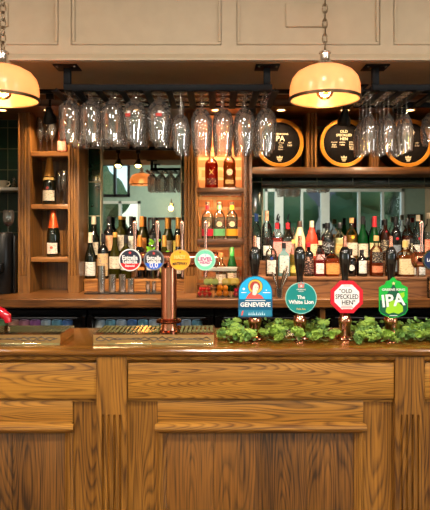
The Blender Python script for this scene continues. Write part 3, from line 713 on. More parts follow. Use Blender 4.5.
# ------------------------------------------------------------------ beer tower
def arcpts(a0, a1, r, n, c=(0, 0), sx=1): return [(c[0]+r*sx*math.cos(a0+(a1-a0)*i/n), c[1]+r*math.sin(a0+(a1-a0)*i/n)) for i in range(n+1)]
W_ = plain('badge_white', (240, 238, 234), .35)
def lens(parent, x, z, r, base, rim, draw, y=-.07):
    l_ = mk('tap_badge', disc_y(B(), r, 0, .010, n=48), plain('badge_'+base[0], base[1], .3), parent, (x, y, z))
    mk('badge_rim', lathe(B(), [(r-.0032, -.0012), (r+.0006, -.0012), (r+.0006, .0112), (r-.0032, .0112)], 48, close=True), rim, l_).rotation_euler = (-PI/2, 0, 0)
    draw(l_, r); return l_
def seg(r, zc, y0, y1):  # lower segment of a disc below zc
    a = math.asin(zc/r); return prism(B(), arcpts(PI-a, 2*PI+a, r, 24), y0, y1, 'y')
def seg_bm(r, h):
    a0 = math.asin(-h/r)
    pts_ = [(r*math.cos(PI-a0+(PI+2*a0)*i/24), r*math.sin(PI-a0+(PI+2*a0)*i/24)) for i in range(25)]
    return prism(B(), pts_, -.0008, 0, 'y')
def draw_star(bm, R, c, n=5, rr=.45):
    return prism(bm, [(c[0]+(R if k % 2 == 0 else R*rr)*math.sin(PI*k/n), c[1]+(R if k % 2 == 0 else R*rr)*math.cos(PI*k/n)) for k in range(2*n)], -.0012, 0, 'y')
def draw_eg(col, word):
    def f(l_, r):
        mk('colour_band', seg_bm(r-.003, r*.30), col, l_)
        text('Estrella', r*1.42, W_, l_, (0, -.0012, r*.22), h=r*.42, bold=.03)
        text('Galicia', r*1.34, W_, l_, (0, -.0012, -r*.12), h=r*.42, bold=.03)
        text(word, r*.85, W_, l_, (0, -.0014, -r*.55), bold=.02)
        mk('emblem', draw_star(B(), r*.17, (0, r*.66)), plain('star_red', (226, 70, 66), .4), l_)
    return f
def draw_hazy(l_, r):
    text('HAZY', r*1.1, plain('pale_yellow', (250, 214, 130), .4), l_, (0, -.0012, r*.30), h=r*.4, bold=.03)
    mk('rule', box(B(), -r*.75, r*.75, -.0012, 0, 0, r*.04), plain('rust_ink', (150, 70, 20), .4), l_)
    text('MATEWAY', r*1.45, plain('navy_ink', (54, 34, 40), .4), l_, (0, -.0012, -r*.33), h=r*.3, bold=.03, curve=-r*.06)
    mk('emblem', draw_star(B(), r*.12, (0, r*.75), 6), plain('rust_ink', (150, 70, 20), .4), l_)
def draw_level(l_, r):
    mg = plain('magenta_ink', (196, 44, 130), .4)
    mk('inner_disc', disc_y(B(), r*.62, -.0006, 0, sx=1.1), plain('pale_mint', (222, 244, 232), .4), l_)
    text('LEVEL', r*1.4, mg, l_, (0, -.0014, r*.10), h=r*.34, bold=.03)
    text('HEAD', r*1.0, mg, l_, (0, -.0014, -r*.24), h=r*.26, bold=.02)
    mk('emblem', tube(B(), [(-.1*r, -.001, r*.62), (.02*r, -.001, r*.7), (.12*r, -.001, r*.6), (.05*r, -.001, r*.48), (0, -.001, r*.36)], r*.035, 6), plain('sea_blue', (90, 180, 200), .4), l_)
def tower(x, lb, lenses):
    t = root('beer_tower', lb, 'beer tower', (x, 2.04, CT+.0265))
    z0 = 1.3925-t.location.z
    mk('column', lathe(B(), [(.036, .0), (.036, .006), (.0305, .012), (.0285, .03), (.0285, z0-.03), (.031, z0-.028), (.031, z0-.02), (.026, z0-.01), (.024, z0)], 36), COPPER, t)
    mk('base_flange', lathe(B(), [(.038, .036), (.046, .038), (.047, .044), (.042, .049), (.034, .052), (.029, .054), (.0286, .036)], 36, close=True), COPPER, t)
    b_ = lathe(B(), [(.010, -.178), (.024, -.178), (.0275, -.174), (.0275, .176), (.024, .18), (.01, .18)], 32); 
    bmesh.ops.rotate(b_, verts=b_.verts, cent=(0, 0, 0), matrix=Matrix.Rotation(PI/2, 3, 'Y')); bmesh.ops.translate(b_, verts=b_.verts, vec=(0, 0, z0))
    mk('crossbar', b_, COPPER, t)
    for q in (-.172, -.09, 0.005, .092, .172):
        r_ = torus(B(), .0285, .002, n=28); bmesh.ops.rotate(r_, verts=r_.verts, cent=(0, 0, 0), matrix=Matrix.Rotation(PI/2, 3, 'Y')); bmesh.ops.translate(r_, verts=r_.verts, vec=(q, 0, z0))
        mk('pipe_collar', r_, COPPER, t)
    for (lx, r, base, rim, drw) in lenses:
        bm = tube(B(), [(lx, -.024, z0), (lx, -.0605, z0)], .009, 14)
        mk('badge_arm', bm, BLACKM, t)
        lens(t, lx, z0+.002, r, base, rim, drw)
        tp = mk('tap_body', tube(B(), [(lx, .0265, z0), (lx, .048, z0+.004)], .010, 14), BLACKM, t)
        mk('tap_lever', lathe(B(), [(.0045, .0), (.0065, .004), (.0065, .016), (.0052, .02), (.0048, .055), (.0055, .085), (.0085, .112), (.009, .126), (.0065, .134), (.002, .138)], 18, (lx, .046, z0+.006), sy=.75), ROSE, t)
        mk('spout', tube(B(), [(lx, .045, z0), (lx, .075, z0-.005), (lx, .085, z0-.03), (lx, .085, z0-.07)], .006, 10), ROSE, tp)
    return t
NAVY = ('navy', (34, 38, 58)); 
lens_set = [(-.131, .0385, ('navy', (34, 38, 58)), WHITE, draw_eg(plain('lager_red', (214, 38, 46), .35), 'Especial')),
            (-.047, .0355, ('charcoal', (50, 50, 56)), plain('grey_rim', (130, 128, 130), .3, .3), draw_eg(plain('zero_blue', (20, 92, 210), .35), '0,0')),
            (.045, .036, ('amber_yellow', (250, 178, 44)), plain('gold_rim', (232, 170, 84), .35, .2), draw_hazy),
            (.133, .0365, ('mint', (122, 214, 176)), plain('mint_rim', (176, 226, 200), .35, .1), draw_level)]
def draw_blue(l_, r):
    text('LAGER', r*1.3, W_, l_, (0, -.0012, 0), bold=.03)
tower(-.168, 'polished copper beer tower with four round tap badges above the brass tray', lens_set)
tower(.9, 'copper beer tower at the right edge, only its navy badge and one lever in view', [(-.131, .036, ('dark_blue', (24, 40, 78)), CHROME, draw_blue), (-.047, .036, ('dark_blue', (24, 40, 78)), CHROME, draw_blue)])

# ------------------------------------------------------------------ drip trays
def drip(x0, x1, lb):
    t = root('drip_tray', lb, 'drip tray', ((x0+x1)/2, 1.93, CT), world=True)
    y0, y1 = 1.932, 2.125; z = CT+.0003
    mk('tray_base', box(B(), x0+.001, x1-.001, y0-.001, y1, z, z+.009, bev=.001), BRASS, t)
    bm = B()
    for a, b, c, d in ((x0, x1, y0+.002, y0+.005), (x0, x1, y1-.005, y1-.002), (x0, x0+.003, y0+.005, y1-.005), (x1-.003, x1, y0+.005, y1-.005)): box(bm, a, b, c, d, z+.0092, z+.038)
    mk('tray_wall', bm, BRASS, t)
    bm = B(); n = int((x1-x0)/.016)
    for k in range(n):
        x = x0+.010+(x1-x0-.02)*k/(n-1); box(bm, x-.0042, x+.0042, y0+.006, y1-.006, z+.0225, z+.0255)
    for q in (.3, .7): box(bm, x0+.004, x1-.004, y0+(y1-y0)*q-.004, y0+(y1-y0)*q+.004, z+.020, z+.0224)
    mk('grille', bm, plain('dark_brass', (130, 92, 54), .12, 1), t)
    bm = B()   # engraved scrolls on the front
    n_ = int((x1-x0-.02)/.003)
    for ph, am in ((0, .0085), (PI, .006)):
        tube(bm, [(x0+.010+.003*q+.004*math.sin(q*.62+ph), y0+.0018, z+.0235+am*math.sin(q*.31+ph)*math.cos(q*.045)) for q in range(n_)], .0017, 5)
    mk('engraving', bm, plain('engraved_line', (60, 44, 24), .4), t)
drip(X(93, 1.93), X(214, 1.93), 'brass drip tray under the copper beer tower')
drip(-1.05, X(60, 1.93), 'brass drip tray at the left edge of the bar')
# red fitting on the left tray
t = root('keg_font', 'glossy red curved tap head with chrome nozzle standing on the left brass tray', 'beer tap', (-.83, 2.06, CT+.026))
mk('red_hood', tube(B(), [(-.10, 0, .085), (-.04, 0, .088), (.01, 0, .082), (.045, 0, .070), (.066, 0, .055), (.07, 0, .034)], .02, 16, rs=[.022, .023, .022, .019, .016, .012]), plain('red_gloss', (196, 22, 40), .12, coat=1), t)
mk('white_stripe', tube(B(), [(-.10, -.004, .107), (-.03, -.004, .110), (.012, -.004, .103)], .004, 8), WHITE, t)
mk('nozzle', lathe(B(), [(.010, .0), (.012, .03), (.009, .07)], 16, (.02, 0, 0)), CHROME, t)
mk('stand', lathe(B(), [(.04, 0), (.038, .006), (.016, .012), (.014, .07)], 20, (-.05, 0, 0)), BLACKP, t)

# ------------------------------------------------------------------ hand pumps
def pump(x, lb, clip, hz=(0, 0)):
    t = root('hand_pump', lb, 'hand pump', (x, 2.05, CT+.0003))
    zz = lambda y: Z(y, 2.05)-CT
    mk('pump_body', lathe(B(), [(.030, 0), (.032, .003), (.031, .010), (.023, .016), (.020, .03), (.0205, .05), (.024, .062), (.025, .072), (.020, .084), (.014, .094), (.011, .104), (.009, .14)], 28), COPPER, t)
    mk('handle', lathe(B(), [(.012, zz(288)), (.0115, zz(282)), (.012, zz(277)), (.0145, zz(272)), (.019, zz(264)), (.0212, zz(257)), (.0195, zz(252)), (.0135, zz(248.2)), (.0075, zz(246.6))], 28), BLACKG, t)
    mk('shaft', cyl(B(), .008, .135, zz(287)), BLACKM, t)
    mk('ferrule', lathe(B(), [(.0078, zz(247)), (.0082, zz(246)), (.0062, zz(242)), (.0066, zz(239)), (.0058, zz(236.4)), (.003, zz(235.6))], 16), COPPER, t)
    mk('clip_bracket', box(B(), -.006, .006, -.0235, -.006, zz(300), zz(297)), BLACKM, t)
    clip(t)
CY = -.030; CS = F/(2.05+CY)
cz = lambda y: Z(y, 2.05+CY)-CT
def clip_gen(t):
    w_ = 34/2/CS; zb_, zt_ = cz(317), cz(276); zs = zt_-w_
    out = [(-w_, zb_), (w_, zb_)]+arcpts(0, PI, w_, 24, (0, zs))
    c = mk('pump_clip', prism(B(), out, CY, CY+.006, 'y'), plain('deep_teal_blue', (10, 92, 130), .3), t)
    m_ = .0025; zl = cz(299.2)
    inn = [(-w_+m_, zl), (w_-m_, zl)]+arcpts(0, PI, w_-m_, 24, (0, zs))
    mk('sky_field', prism(B(), inn, CY-.0006, CY, 'y'), plain('sky_blue', (30, 176, 232), .35), c)
    mk('lower_band', box(B(), -w_+m_, w_-m_, CY-.0006, CY, cz(315.8), cz(310.2)), plain('mid_teal', (40, 130, 160), .35), c)
    text('GENEVIEVE', w_*1.78, W_, c, (0, CY-.001, cz(304.6)), h=.0165, bold=.03)
    mk('halo', disc_y(disc_y(B(), 7.4/CS, CY-.0009, CY-.0006, (0, cz(286.5))), 7.0/CS, CY-.0012, CY-.0009, (0, cz(286.5)), mi=1), [plain('outline_ink', (50, 40, 40), .5), plain('halo_gold', (232, 188, 74), .4)], c)
    hr = plain('auburn_ink', (176, 62, 52), .45)
    mk('hair', disc_y(B(), 5.1/CS, CY-.0015, CY-.0012, (-.3/CS, cz(286.3))), hr, c)
    rb = [(-9.8/CS, cz(298.8)), (8.6/CS, cz(298.8)), (6/CS, cz(295.5)), (2.5/CS, cz(294)), (-3.4/CS, cz(291.5)), (-7/CS, cz(294.5))]
    mk('robe', prism(B(), rb, CY-.0015, CY-.0006, 'y'), plain('coral_ink', (226, 92, 78), .45), c)
    fc = [(-3.0, 294.5), (-2.6, 289), (-2.2, 286), (-.6, 283.6), (1.8, 283.8), (3.2, 286), (3.0, 289), (1.6, 292), (.8, 294.6), (-.6, 295.4)]
    f_ = mk('face', prism(B(), [(a/CS, cz(b)) for a, b in fc], CY-.0019, CY-.0015, 'y'), plain('face_pale', (240, 226, 212), .5), c)
    bm = B()
    for a, b, r in ((.1, 287.2, .35), (2.1, 287.5, .35), (1.5, 290.9, .45)): disc_y(bm, r/CS, CY-.0022, CY-.0019, (a/CS, cz(b)), 8)
    mk('features', bm, plain('outline_ink', (50, 40, 40), .5), f_)
    bm = B(); draw_star(bm, 1.6/CS, (-11.5/CS, cz(289)), 6, .6); draw_star(bm, .9/CS, (11/CS, cz(290.2)), 5)
    box(bm, -14/CS, -9/CS, -.0012, 0, cz(293), cz(292.2)); box(bm, 7.5/CS, 15/CS, -.0012, 0, cz(293), cz(292.3)); box(bm, -10/CS, 10/CS, -.0012, 0, cz(301), cz(300.3))
    for v in bm.verts: v.co.y += CY
    mk('emblem', bm, W_, c)
    bm = B(); r = random.Random(3)
    for q in range(9): 
        xx = (-7+q*1.9)/CS; prism(bm, [(xx, cz(315.2)), (xx+1.5/CS, cz(315.2)), (xx+r.uniform(.4, 1.6)/CS, cz(r.uniform(310.8, 313)))], CY-.0012, CY-.0006, 'y')
    mk('pattern', bm, plain('pale_blue', (190, 224, 236), .4), c)
    mk('flash', prism(B(), [(-14.4/CS, cz(315.5)), (-12.8/CS, cz(315.5)), (-11.6/CS, cz(310.8)), (-13.2/CS, cz(310.8))], CY-.0012, CY-.0006, 'y'), plain('coral_ink', (226, 92, 78), .45), c)
def clip_lion(t):
    r = 15.7/CS; zc = cz(298.2)
    c = mk('pump_clip', disc_y(B(), r, CY, CY+.006, (0, zc), 56), plain('pale_mint_rim', (150, 214, 200), .35), t)
    mk('teal_field', disc_y(B(), r-.0028, CY-.0006, CY, (0, zc), 56), plain('pump_teal', (14, 134, 130), .35), c)
    text('The', r*.50, W_, c, (0, CY-.001, cz(297.2)), h=.0135, bold=.03)
    text('White Lion', r*1.6, W_, c, (0, CY-.001, cz(302)), h=.0145, bold=.03)
    text('GREENE', .034, W_, c, (0, CY-.001, cz(289.6)), h=.0042, bold=.01)
    text('KING', .018, W_, c, (0, CY-.001, cz(291.4)), h=.0038, bold=.01)
    text('Pale Ale', .032, plain('sand_ink', (214, 190, 120), .4), c, (0, CY-.001, cz(309)), bold=.02)
    bm = B(); prism(bm, [(-.010, cz(288)), (.010, cz(288)), (.0125, cz(282.5)), (.005, cz(284.5)), (0, cz(281)), (-.005, cz(284.5)), (-.0125, cz(282.5))], CY-.0022, CY-.0006, 'y')
    mk('crest', bm, plain('crest_pink', (206, 128, 120), .4), c)
    mk('emblem', draw_shift(.005, 0, cz(286)), W_, c)
def draw_shift(s, x, z):
    bm = B(); draw_star(bm, s, (x, z), 5)
    for v in bm.verts: v.co.y += CY-.0022
    return bm
def octo(r): return [(r*math.cos(PI/8+PI/4*k), r*math.sin(PI/8+PI/4*k)) for k in range(8)]
def clip_hen(t):
    r = 16.2/CS/math.cos(PI/8); zc = cz(297)
    c = mk('pump_clip', prism(B(), [(a, b+zc) for a, b in octo(r)], CY, CY+.006, 'y'), plain('signal_red', (208, 30, 48), .3), t)
    mk('white_field', prism(B(), [(a, b+zc) for a, b in octo(r*.765)], CY-.0006, CY, 'y'), W_, c)
    ink = plain('black_ink', (26, 22, 24), .4)
    text('"OLD', .046, ink, c, (-.004, CY-.001, cz(291)), h=.0155, bold=.012)
    text('SPECKLED', .083, ink, c, (0, CY-.001, cz(296.7)), h=.0175, bold=.008)
    text('HEN"', .048, ink, c, (.006, CY-.001, cz(302.4)), h=.0165, bold=.012)
    bm = B(); 
    for k, wd in ((306.2, .04), (307.8, .044), (309.2, .03)): box(bm, -wd/2, wd/2, CY-.001, CY-.0006, cz(k)-.0013, cz(k)+.0013)
    box(bm, -.012, .012, CY-.001, CY-.0006, cz(286)-.001, cz(286)+.001)
    mk('small_print', bm, plain('faded_red', (206, 120, 120), .4), c)
def clip_ipa(t):
    P = [(-3.5, 280.5), (-1.5, 278.2), (0, 277.2), (1.5, 278.2), (3.5, 280.5), (7, 281.4), (8.5, 284.5), (14.3, 287.5), (14.3, 310.5), (12, 314), (6, 316.8), (0, 318), (-6, 316.8), (-12, 314), (-14.3, 310.5), (-14.3, 287.5), (-8.5, 284.5), (-7, 281.4)]
    sc = lambda L, k=1: [(a/CS*k, cz(297+(b-297)*k)) for a, b in L]
    c = mk('pump_clip', prism(B(), sc(P), CY, CY+.006, 'y'), plain('clip_green', (26, 176, 62), .3), t)
    dg = plain('forest_green', (10, 84, 58), .35)
    mk('lower_field', prism(B(), sc([(-13.6, 300), (-10, 301), (13.6, 303), (13.6, 310.2), (11.5, 313.4), (5.8, 316.2), (0, 317.3), (-5.8, 316.2), (-11.5, 313.4), (-13.6, 310.2)]), CY-.0004, CY, 'y'), dg, c)
    mk('crown_field', prism(B(), sc([(-6, 300), (-7.2, 295), (-4.5, 291), (0, 284), (4.5, 291), (7.2, 295), (6, 300)]), CY-.0006, CY-.0002, 'y'), dg, c)
    hp = plain('hop_lime', (150, 206, 40), .35)
    bm = B(); prism(bm, sc([(-7.5, 309), (-3.5, 302), (1, 300), (5.5, 303), (9.5, 306.5), (9.5, 311.5), (5, 314), (0, 312.5), (-5, 314), (-7.8, 312)]), CY-.0009, CY-.0004, 'y')
    prism(bm, sc([(6.5, 293.5), (10.8, 292.2), (11.2, 296), (8, 299)]), CY-.0009, CY-.0004, 'y')
    mk('hop_cone', bm, hp, c)
    text('IPA', .083, W_, c, (0, CY-.0012, cz(300)), h=.045, rot=math.radians(6), bold=.025)
    text('GREENE KING', .084, W_, c, (0, CY-.0012, cz(289.6)), h=.0085, bold=.015)
    mk('emblem', draw_shift(.007, 0, cz(283.4)), plain('pale_gold', (226, 214, 150), .4), c)
    mk('small_print', box(B(), -.014, .014, CY-.001, CY-.0004, cz(315.6)-.001, cz(315.6)+.001), W_, c)
pump(.1455, 'black handled hand pump with arched blue clip picturing a haloed woman', clip_gen)
pump(.3105, 'black handled hand pump with round teal clip', clip_lion)
pump(.4755, 'black handled hand pump with red and white octagonal clip', clip_hen)
pump(.6435, 'black handled hand pump with bright green shield clip', clip_ipa)

# ------------------------------------------------------------------ hop garland
HOP1 = plain('hop_green', (150, 182, 76), .6); HOP2 = plain('hop_deep', (112, 152, 74), .65); VINE = plain('vine', (92, 96, 44), .7)
def hop_bm(seed, L=.036, R=.0115):
    bm = B(); r = random.Random(seed); n = 26
    for k in range(n):
        f = k/n; a = k*2.4; z = -L*f; rad = R*math.sin(PI*(.14+.8*f))**.7
        d = Vector((math.cos(a), math.sin(a), 0)); s = Vector((-math.sin(a), math.cos(a), 0)); up = Vector((0, 0, 1))
        p0 = Vector((0, 0, z))+d*rad*.35; w2 = R*.55; ln = R*1.1
        tip = p0+d*rad*.75-up*ln+d*r.uniform(0, .003)
        m0 = p0+d*rad*.62-up*ln*.4
        vs = [bm.verts.new(q) for q in (p0, m0+s*w2, tip, m0-s*w2, m0+d*.0016)]
        bm.faces.new((vs[0], vs[1], vs[4])); bm.faces.new((vs[1], vs[2], vs[4])); bm.faces.new((vs[2], vs[3], vs[4])); bm.faces.new((vs[3], vs[0], vs[4]))
    lathe(bm, [(.001, -L), (R*.45, -L*.8), (R*.6, -L*.4), (R*.35, -.002), (.001, 0)], 8)
    return bm
def garland(x0, x1, n, lb, name='hop_garland', yc=2.06, seed=1, cones=45, amp=.03, z0=CT, avoid=(), hgt=.074, parent=None):
    t = root(name, lb, 'garland', ((x0+x1)/2, yc, z0))
    r = random.Random(seed); L = x1-x0
    bm = B()
    for s in range(2):
        tube(bm, [(-L/2+L*q/30, .006*math.sin(q*.8+s*2)+(.046 if s else -.062), .012+.006*math.sin(q*1.3+s)) for q in range(31)], .0022, 6)
    mk('vine', bm, VINE, t)
    def spotf(cl=.043):
        for _ in range(500):
            x = r.uniform(-L/2, L/2); y = r.uniform(-.085, .075)
            if all((x+t.location.x-ax)**2+(y+yc-2.05)**2 > cl**2 for ax in avoid): return x, y
        return x, y
    def aim(x, y):
        for _ in range(80):
            e_ = (r.uniform(1.15, 1.8), r.uniform(-.2, .2), r.uniform(0, 6.28))
            q_ = Matrix.Rotation(e_[2], 3, 'Z') @ Matrix.Rotation(e_[0], 3, 'X') @ Vector((0, 0, -.045))
            if all((q_.x+x+t.location.x-ax)**2+(q_.y+y+yc-2.05)**2 > .052**2 for ax in avoid): break
        return e_
    protos_ = [hop_bm(seed*10+k) for k in range(4)]; first = []
    for k in range(4): first.append(mk('hop_cone', protos_[k], [HOP1, HOP1, HOP1, HOP2][k], t, angle=80))
    for k in range(cones):
        x, y = spotf(.061); env = 1-.25*abs(2*x/L)**3
        c_ = first[k] if k < 4 else first[k % 4].copy()
        if k >= 4: C.objects.link(c_); c_.parent = t
        zt = max(.031, r.uniform(.022, hgt)*env*(1-.35*abs(y)/.07))
        c_.location = (x, y, zt); c_.rotation_euler = aim(x, y); s_ = r.uniform(.8, 1.15); c_.scale = (s_, s_, s_)
    bm = B()
    for k in range(n):
        x, y = spotf(.061); z = r.uniform(.008, hgt+.004)*(1-.3*abs(y)/.07); a = r.uniform(0, 6.28); ln = r.uniform(.012, .024); w2 = ln*.34; tl = r.uniform(-.2, .9)
        d = Vector((math.cos(a)*math.cos(tl), math.sin(a)*math.cos(tl), math.sin(tl))); s = Vector((-math.sin(a), math.cos(a), 0)); p = Vector((x, y, z))
        up = d.cross(s)*-.003
        P_ = [p, p+d*ln*.35+s*w2+up, p+d*ln*.7+s*w2*.8, p+d*ln, p+d*ln*.7-s*w2*.8, p+d*ln*.35-s*w2+up, p+d*ln*.5-up]
        P_ = [Vector((q.x, q.y, max(q.z, .002))) for q in P_]
        vs = [bm.verts.new(q) for q in P_]
        for i in range(6): f = bm.faces.new((vs[i], vs[(i+1) % 6], vs[6])); f.material_index = k % 2
    lf = mk('leaves', bm, [HOP2, plain('hop_leaf_dark', (88, 128, 58), .6)], t, angle=80); lf['kind'] = 'stuff'
    return t
AV = (.1455, .3105, .4755, .6435)
garland(.032, .42, 230, 'dried green hop garland lying around the first two hand pumps', seed=1, cones=82, avoid=AV)
garland(.478, .812, 210, 'dried green hop garland lying around the last two hand pumps, up to the right edge', seed=2, cones=82, avoid=AV)

# ------------------------------------------------------------------ bottles
def prof_for(kind, h, r):
    n = r*.36
    P = {'wine': [(.9, 0), (1, .02), (1, .60), (.93, .66), (.6, .72), ('n', .76), ('n', .985), ('n*', 1)],
         'burg': [(.9, 0), (1, .02), (1, .46), (.9, .54), (.62, .64), ('n1', .74), ('n', .985), ('n*', 1)],
         'champ': [(.92, 0), (1, .02), (1, .46), (.92, .55), (.66, .66), ('n1', .78), ('n', .97), ('n*', 1)],
         'spirit': [(.94, 0), (1, .02), (1, .62), (.94, .68), (.6, .745), ('n', .78), ('n', .985), ('n*', 1)],
         'stub': [(.92, 0), (1, .03), (1, .56), (.9, .66), (.55, .73), ('n', .77), ('n', .985), ('n*', 1)],
         'dome': [(.92, 0), (1, .03), (1, .60), (.97, .70), (.82, .775), (.5, .82), ('n', .85), ('n', .985), ('n*', 1)],
         'slim': [(.9, 0), (1, .02), (1, .50), (.92, .60), (.6, .74), ('n1', .82), ('n', .985), ('n*', 1)],
         'round': [(.7, 0), (.85, .02), (1, .20), (1, .36), (.85, .50), (.5, .62), ('n', .70), ('n', .985), ('n*', 1)]}[kind]
    f = lambda v: n if v == 'n' else n*1.2 if v == 'n1' else n*1.02 if v == 'n*' else v*r
    return [(f(a), b*h) for a, b in P]
def rad_at(pr, z):
    for (r0, z0), (r1, z1) in zip(pr, pr[1:]):
        if z0 <= z <= z1: return r0+(r1-r0)*(z-z0)/max(1e-6, z1-z0)
    return pr[-1][0]
def bottle(nm, lb, x, d, z, h, r, kind, gl, liq=None, lvl=.62, cap=None, cap_h=.12, labels=(), group=None, sq=0, sy=1, pour=False, rot=0, marks=()):
    t = root(nm, lb, 'bottle', (x, d, z+.0003), group); t.rotation_euler.z = rot
    pr = prof_for(kind, h, r); n = 28
    mk('bottle_body', lathe(B(), pr, n, sq=sq, sy=sy), gl, t, angle=50)
    if liq:
        lp = [(max(.002, rad_at(pr, q*h)-.0022), q*h) for q in [.012, .03]+[.03+(lvl-.03)*k/6 for k in range(1, 7)]]
        mk('liquid', lathe(B(), lp, n, sq=sq, sy=sy), liq, t, angle=50)
    if cap:
        z0 = h*(1-cap_h)
        mk('cap', lathe(B(), [(rad_at(pr, z0)+.0012, z0), (rad_at(pr, h*.95)+.0014, h-.002), (rad_at(pr, h*.95)+.0002, h+.0015)], 20), cap, t)
    if pour:
        mk('pourer', tube(B(), [(0, 0, h), (0, 0, h+.02), (.003, 0, h+.045), (.010, -.002, h+.062)], .005, 10, rs=[.010, .007, .0045, .0035]), BLACKP, t)
    for (z0, z1, m_, *sp) in labels:
        half = (sp[0] if sp else 1.15)
        ms = sorted(set([z0*h, z1*h]+[q[1] for q in pr if z0*h < q[1] < z1*h]))
        out = [(rad_at(pr, q)+.0006, q) for q in ms]; inn = [(a-.0004, b) for a, b in out[::-1]]
        # same section as the body so that it lies on it
        rb = max(p[0] for p in pr); bm = B(); rings = []
        for rr, q in out+inn:
            ring = []
            kq = sq*min(1, max(0, (rr/rb-.45)/.35)) if sq else 0
            for i in range(15):
                a = -PI/2-half+2*half*i/14; g = 1
                if kq: e = 2+6*kq; g = (abs(math.cos(a))**e+abs(math.sin(a))**e)**(-1/e)
                ring.append(bm.verts.new((rr*g*math.cos(a), rr*g*math.sin(a)*(1-(1-sy)*(min(1, max(0, (rr/rb-.3)/.4)))), q)))
            rings.append(ring)
        for j in range(len(rings)):
            A, Q = rings[j], rings[(j+1) % len(rings)]
            for i in range(14): bm.faces.new((A[i], A[i+1], Q[i+1], Q[i]))
        bm.faces.new([R_[0] for R_ in rings]); bm.faces.new([R_[-1] for R_ in rings][::-1])
        mk('bottle_label', bm, m_, t)
    for (z0, s, col, shp) in marks:
        bm = B(); ry = rad_at(pr, z0*h)*sy+.0012
        if shp == 'disc': disc_y(bm, s, -ry-.0016, -ry+.003, (0, z0*h), 20)
        elif shp == 'x':
            for sg in (1, -1): prism(bm, [(-s, z0*h-s*sg*1.2-.003), (-s, z0*h-s*sg*1.2+.003), (s, z0*h+s*sg*1.2+.003), (s, z0*h+s*sg*1.2-.003)], -ry-.0012, -ry+.004, 'y')
        else: draw_star(bm, s, (0, z0*h), 5); [setattr(v.co, 'y', v.co.y-ry) for v in bm.verts]
        mk('emblem', bm, col, t)
    return t
DKG = plain('dark_green_bottle', (16, 20, 12), .08, coat=.5); BLKG = plain('black_bottle', (10, 9, 9), .08, coat=.5)
OLV = liquid('olive_bottle', (70, 66, 18), .25); GRN = liquid('green_bottle', (16, 84, 36), .25); BRN = liquid('brown_bottle', (52, 22, 10), .2)
CRP = paper((214, 200, 178)); PEA = paper((222, 170, 128), (150, 70, 50)); WHP = paper((226, 222, 214))
ARTP = paper((204, 168, 120), (96, 110, 130), .8); ORP = paper((226, 140, 60)); BKP = paper((30, 28, 28), (200, 200, 200), .7); YLP = paper((214, 190, 90))
DRK = paper((40, 34, 34), (190, 170, 140), .7); REDP = paper((176, 40, 44), (240, 220, 210), .5); PINK = paper((224, 150, 140), (170, 40, 60))
GDP = paper((196, 160, 90), (90, 50, 20)); GRP = paper((120, 130, 140), (30, 30, 40))
CAPC = plain('cream_capsule', (206, 190, 164), .4); CAPB = plain('black_capsule', (18, 16, 18), .35); CAPO = plain('amber_capsule', (206, 124, 40), .35, .3); CAPR = plain('red_capsule', (186, 28, 40), .35)
CAPBL = plain('blue_cap', (30, 60, 120), .3); CORK = plain('cork', (200, 150, 96), .8); CAPP = plain('peach_cap', (226, 170, 136), .4)
G = 'bottles on the step behind the beer tower'
D1, D2, T1, T2 = 3.90, 4.005, 1.163, 1.293
def wb(x, back, h, kind, gl, cap, lab, lb, r=.038, ch=.18):
    d = D2 if back else D1
    bottle('wine_bottle', lb, X(x, d), d, T2 if back else T1, h, r, kind, gl, cap=cap, cap_h=ch, labels=lab, group=G)
wb(93.8, 1, .302, 'burg', DKG, CAPC, [(.1, .4, CRP)], 'dark wine bottle with cream capsule, back row nearest the tiles')
wb(109, 1, .302, 'wine', BLKG, CAPB, [(.2, .56, PEA)], 'black capped wine bottle with peach label in the back row')
wb(120.4, 1, .305, 'wine', OLV, GOLD, [(.2, .56, CRP)], 'wine bottle with gold topped capsule and cream label in the back row', ch=.08)
wb(131, 1, .303, 'wine', BLKG, CAPB, [(.2, .54, WHP)], 'black capped wine bottle with pale label behind the first tap badge', .035)
wb(141.8, 1, .303, 'burg', OLV, CAPO, [(.2, .50, ORP)], 'back row wine bottle with orange capsule and orange label', ch=.24)
wb(153.8, 1, .295, 'wine', BLKG, CAPB, [(.15, .5, GRP)], 'black capped back row wine bottle behind the green leaves')
wb(167.3, 1, .293, 'burg', OLV, GOLD, [(.12, .45, CRP)], 'wine bottle with tall gold capsule, second from the fluted post', ch=.26)
wb(178, 1, .293, 'burg', DKG, GOLD, [(.12, .45, YLP)], 'wine bottle with tall gold capsule, next to the fluted post', ch=.26)
wb(90.4, 0, .318, 'burg', DKG, CAPC, [(.06, .36, WHP, 1.3)], 'front row dark wine bottle with pale label and cream capsule, beside the wood post', .0375, .22)
wb(103.2, 0, .310, 'wine', BLKG, CAPB, [(.06, .56, ARTP, 1.3)], 'front row wine bottle with colourful patterned label')
wb(115, 0, .318, 'burg', OLV, GOLD, [(.22, .48, CRP, 1.3)], 'front row olive glass wine bottle with cream label and gold top', .040, .1)
wb(126, 0, .300, 'wine', OLV, CAPB, [(.2, .5, CRP)], 'front row olive wine bottle mostly behind the first tap badge')
wb(139.8, 0, .300, 'wine', BLKG, CAPO, [(.2, .5, ORP)], 'front row dark wine bottle with orange neck between the first two badges', ch=.26)
wb(151.8, 0, .298, 'wine', BLKG, CAPB, [(.2, .5, WHP)], 'front row black wine bottle behind the second tap badge')
wb(164.4, 0, .298, 'burg', OLV, GOLD, [(.15, .45, YLP)], 'front row wine bottle with gold neck beside the copper column', ch=.26)
wb(178, 0, .300, 'burg', DKG, GOLD, [(.12, .45, CRP)], 'front row wine bottle with gold neck behind the yellow badge', ch=.26)
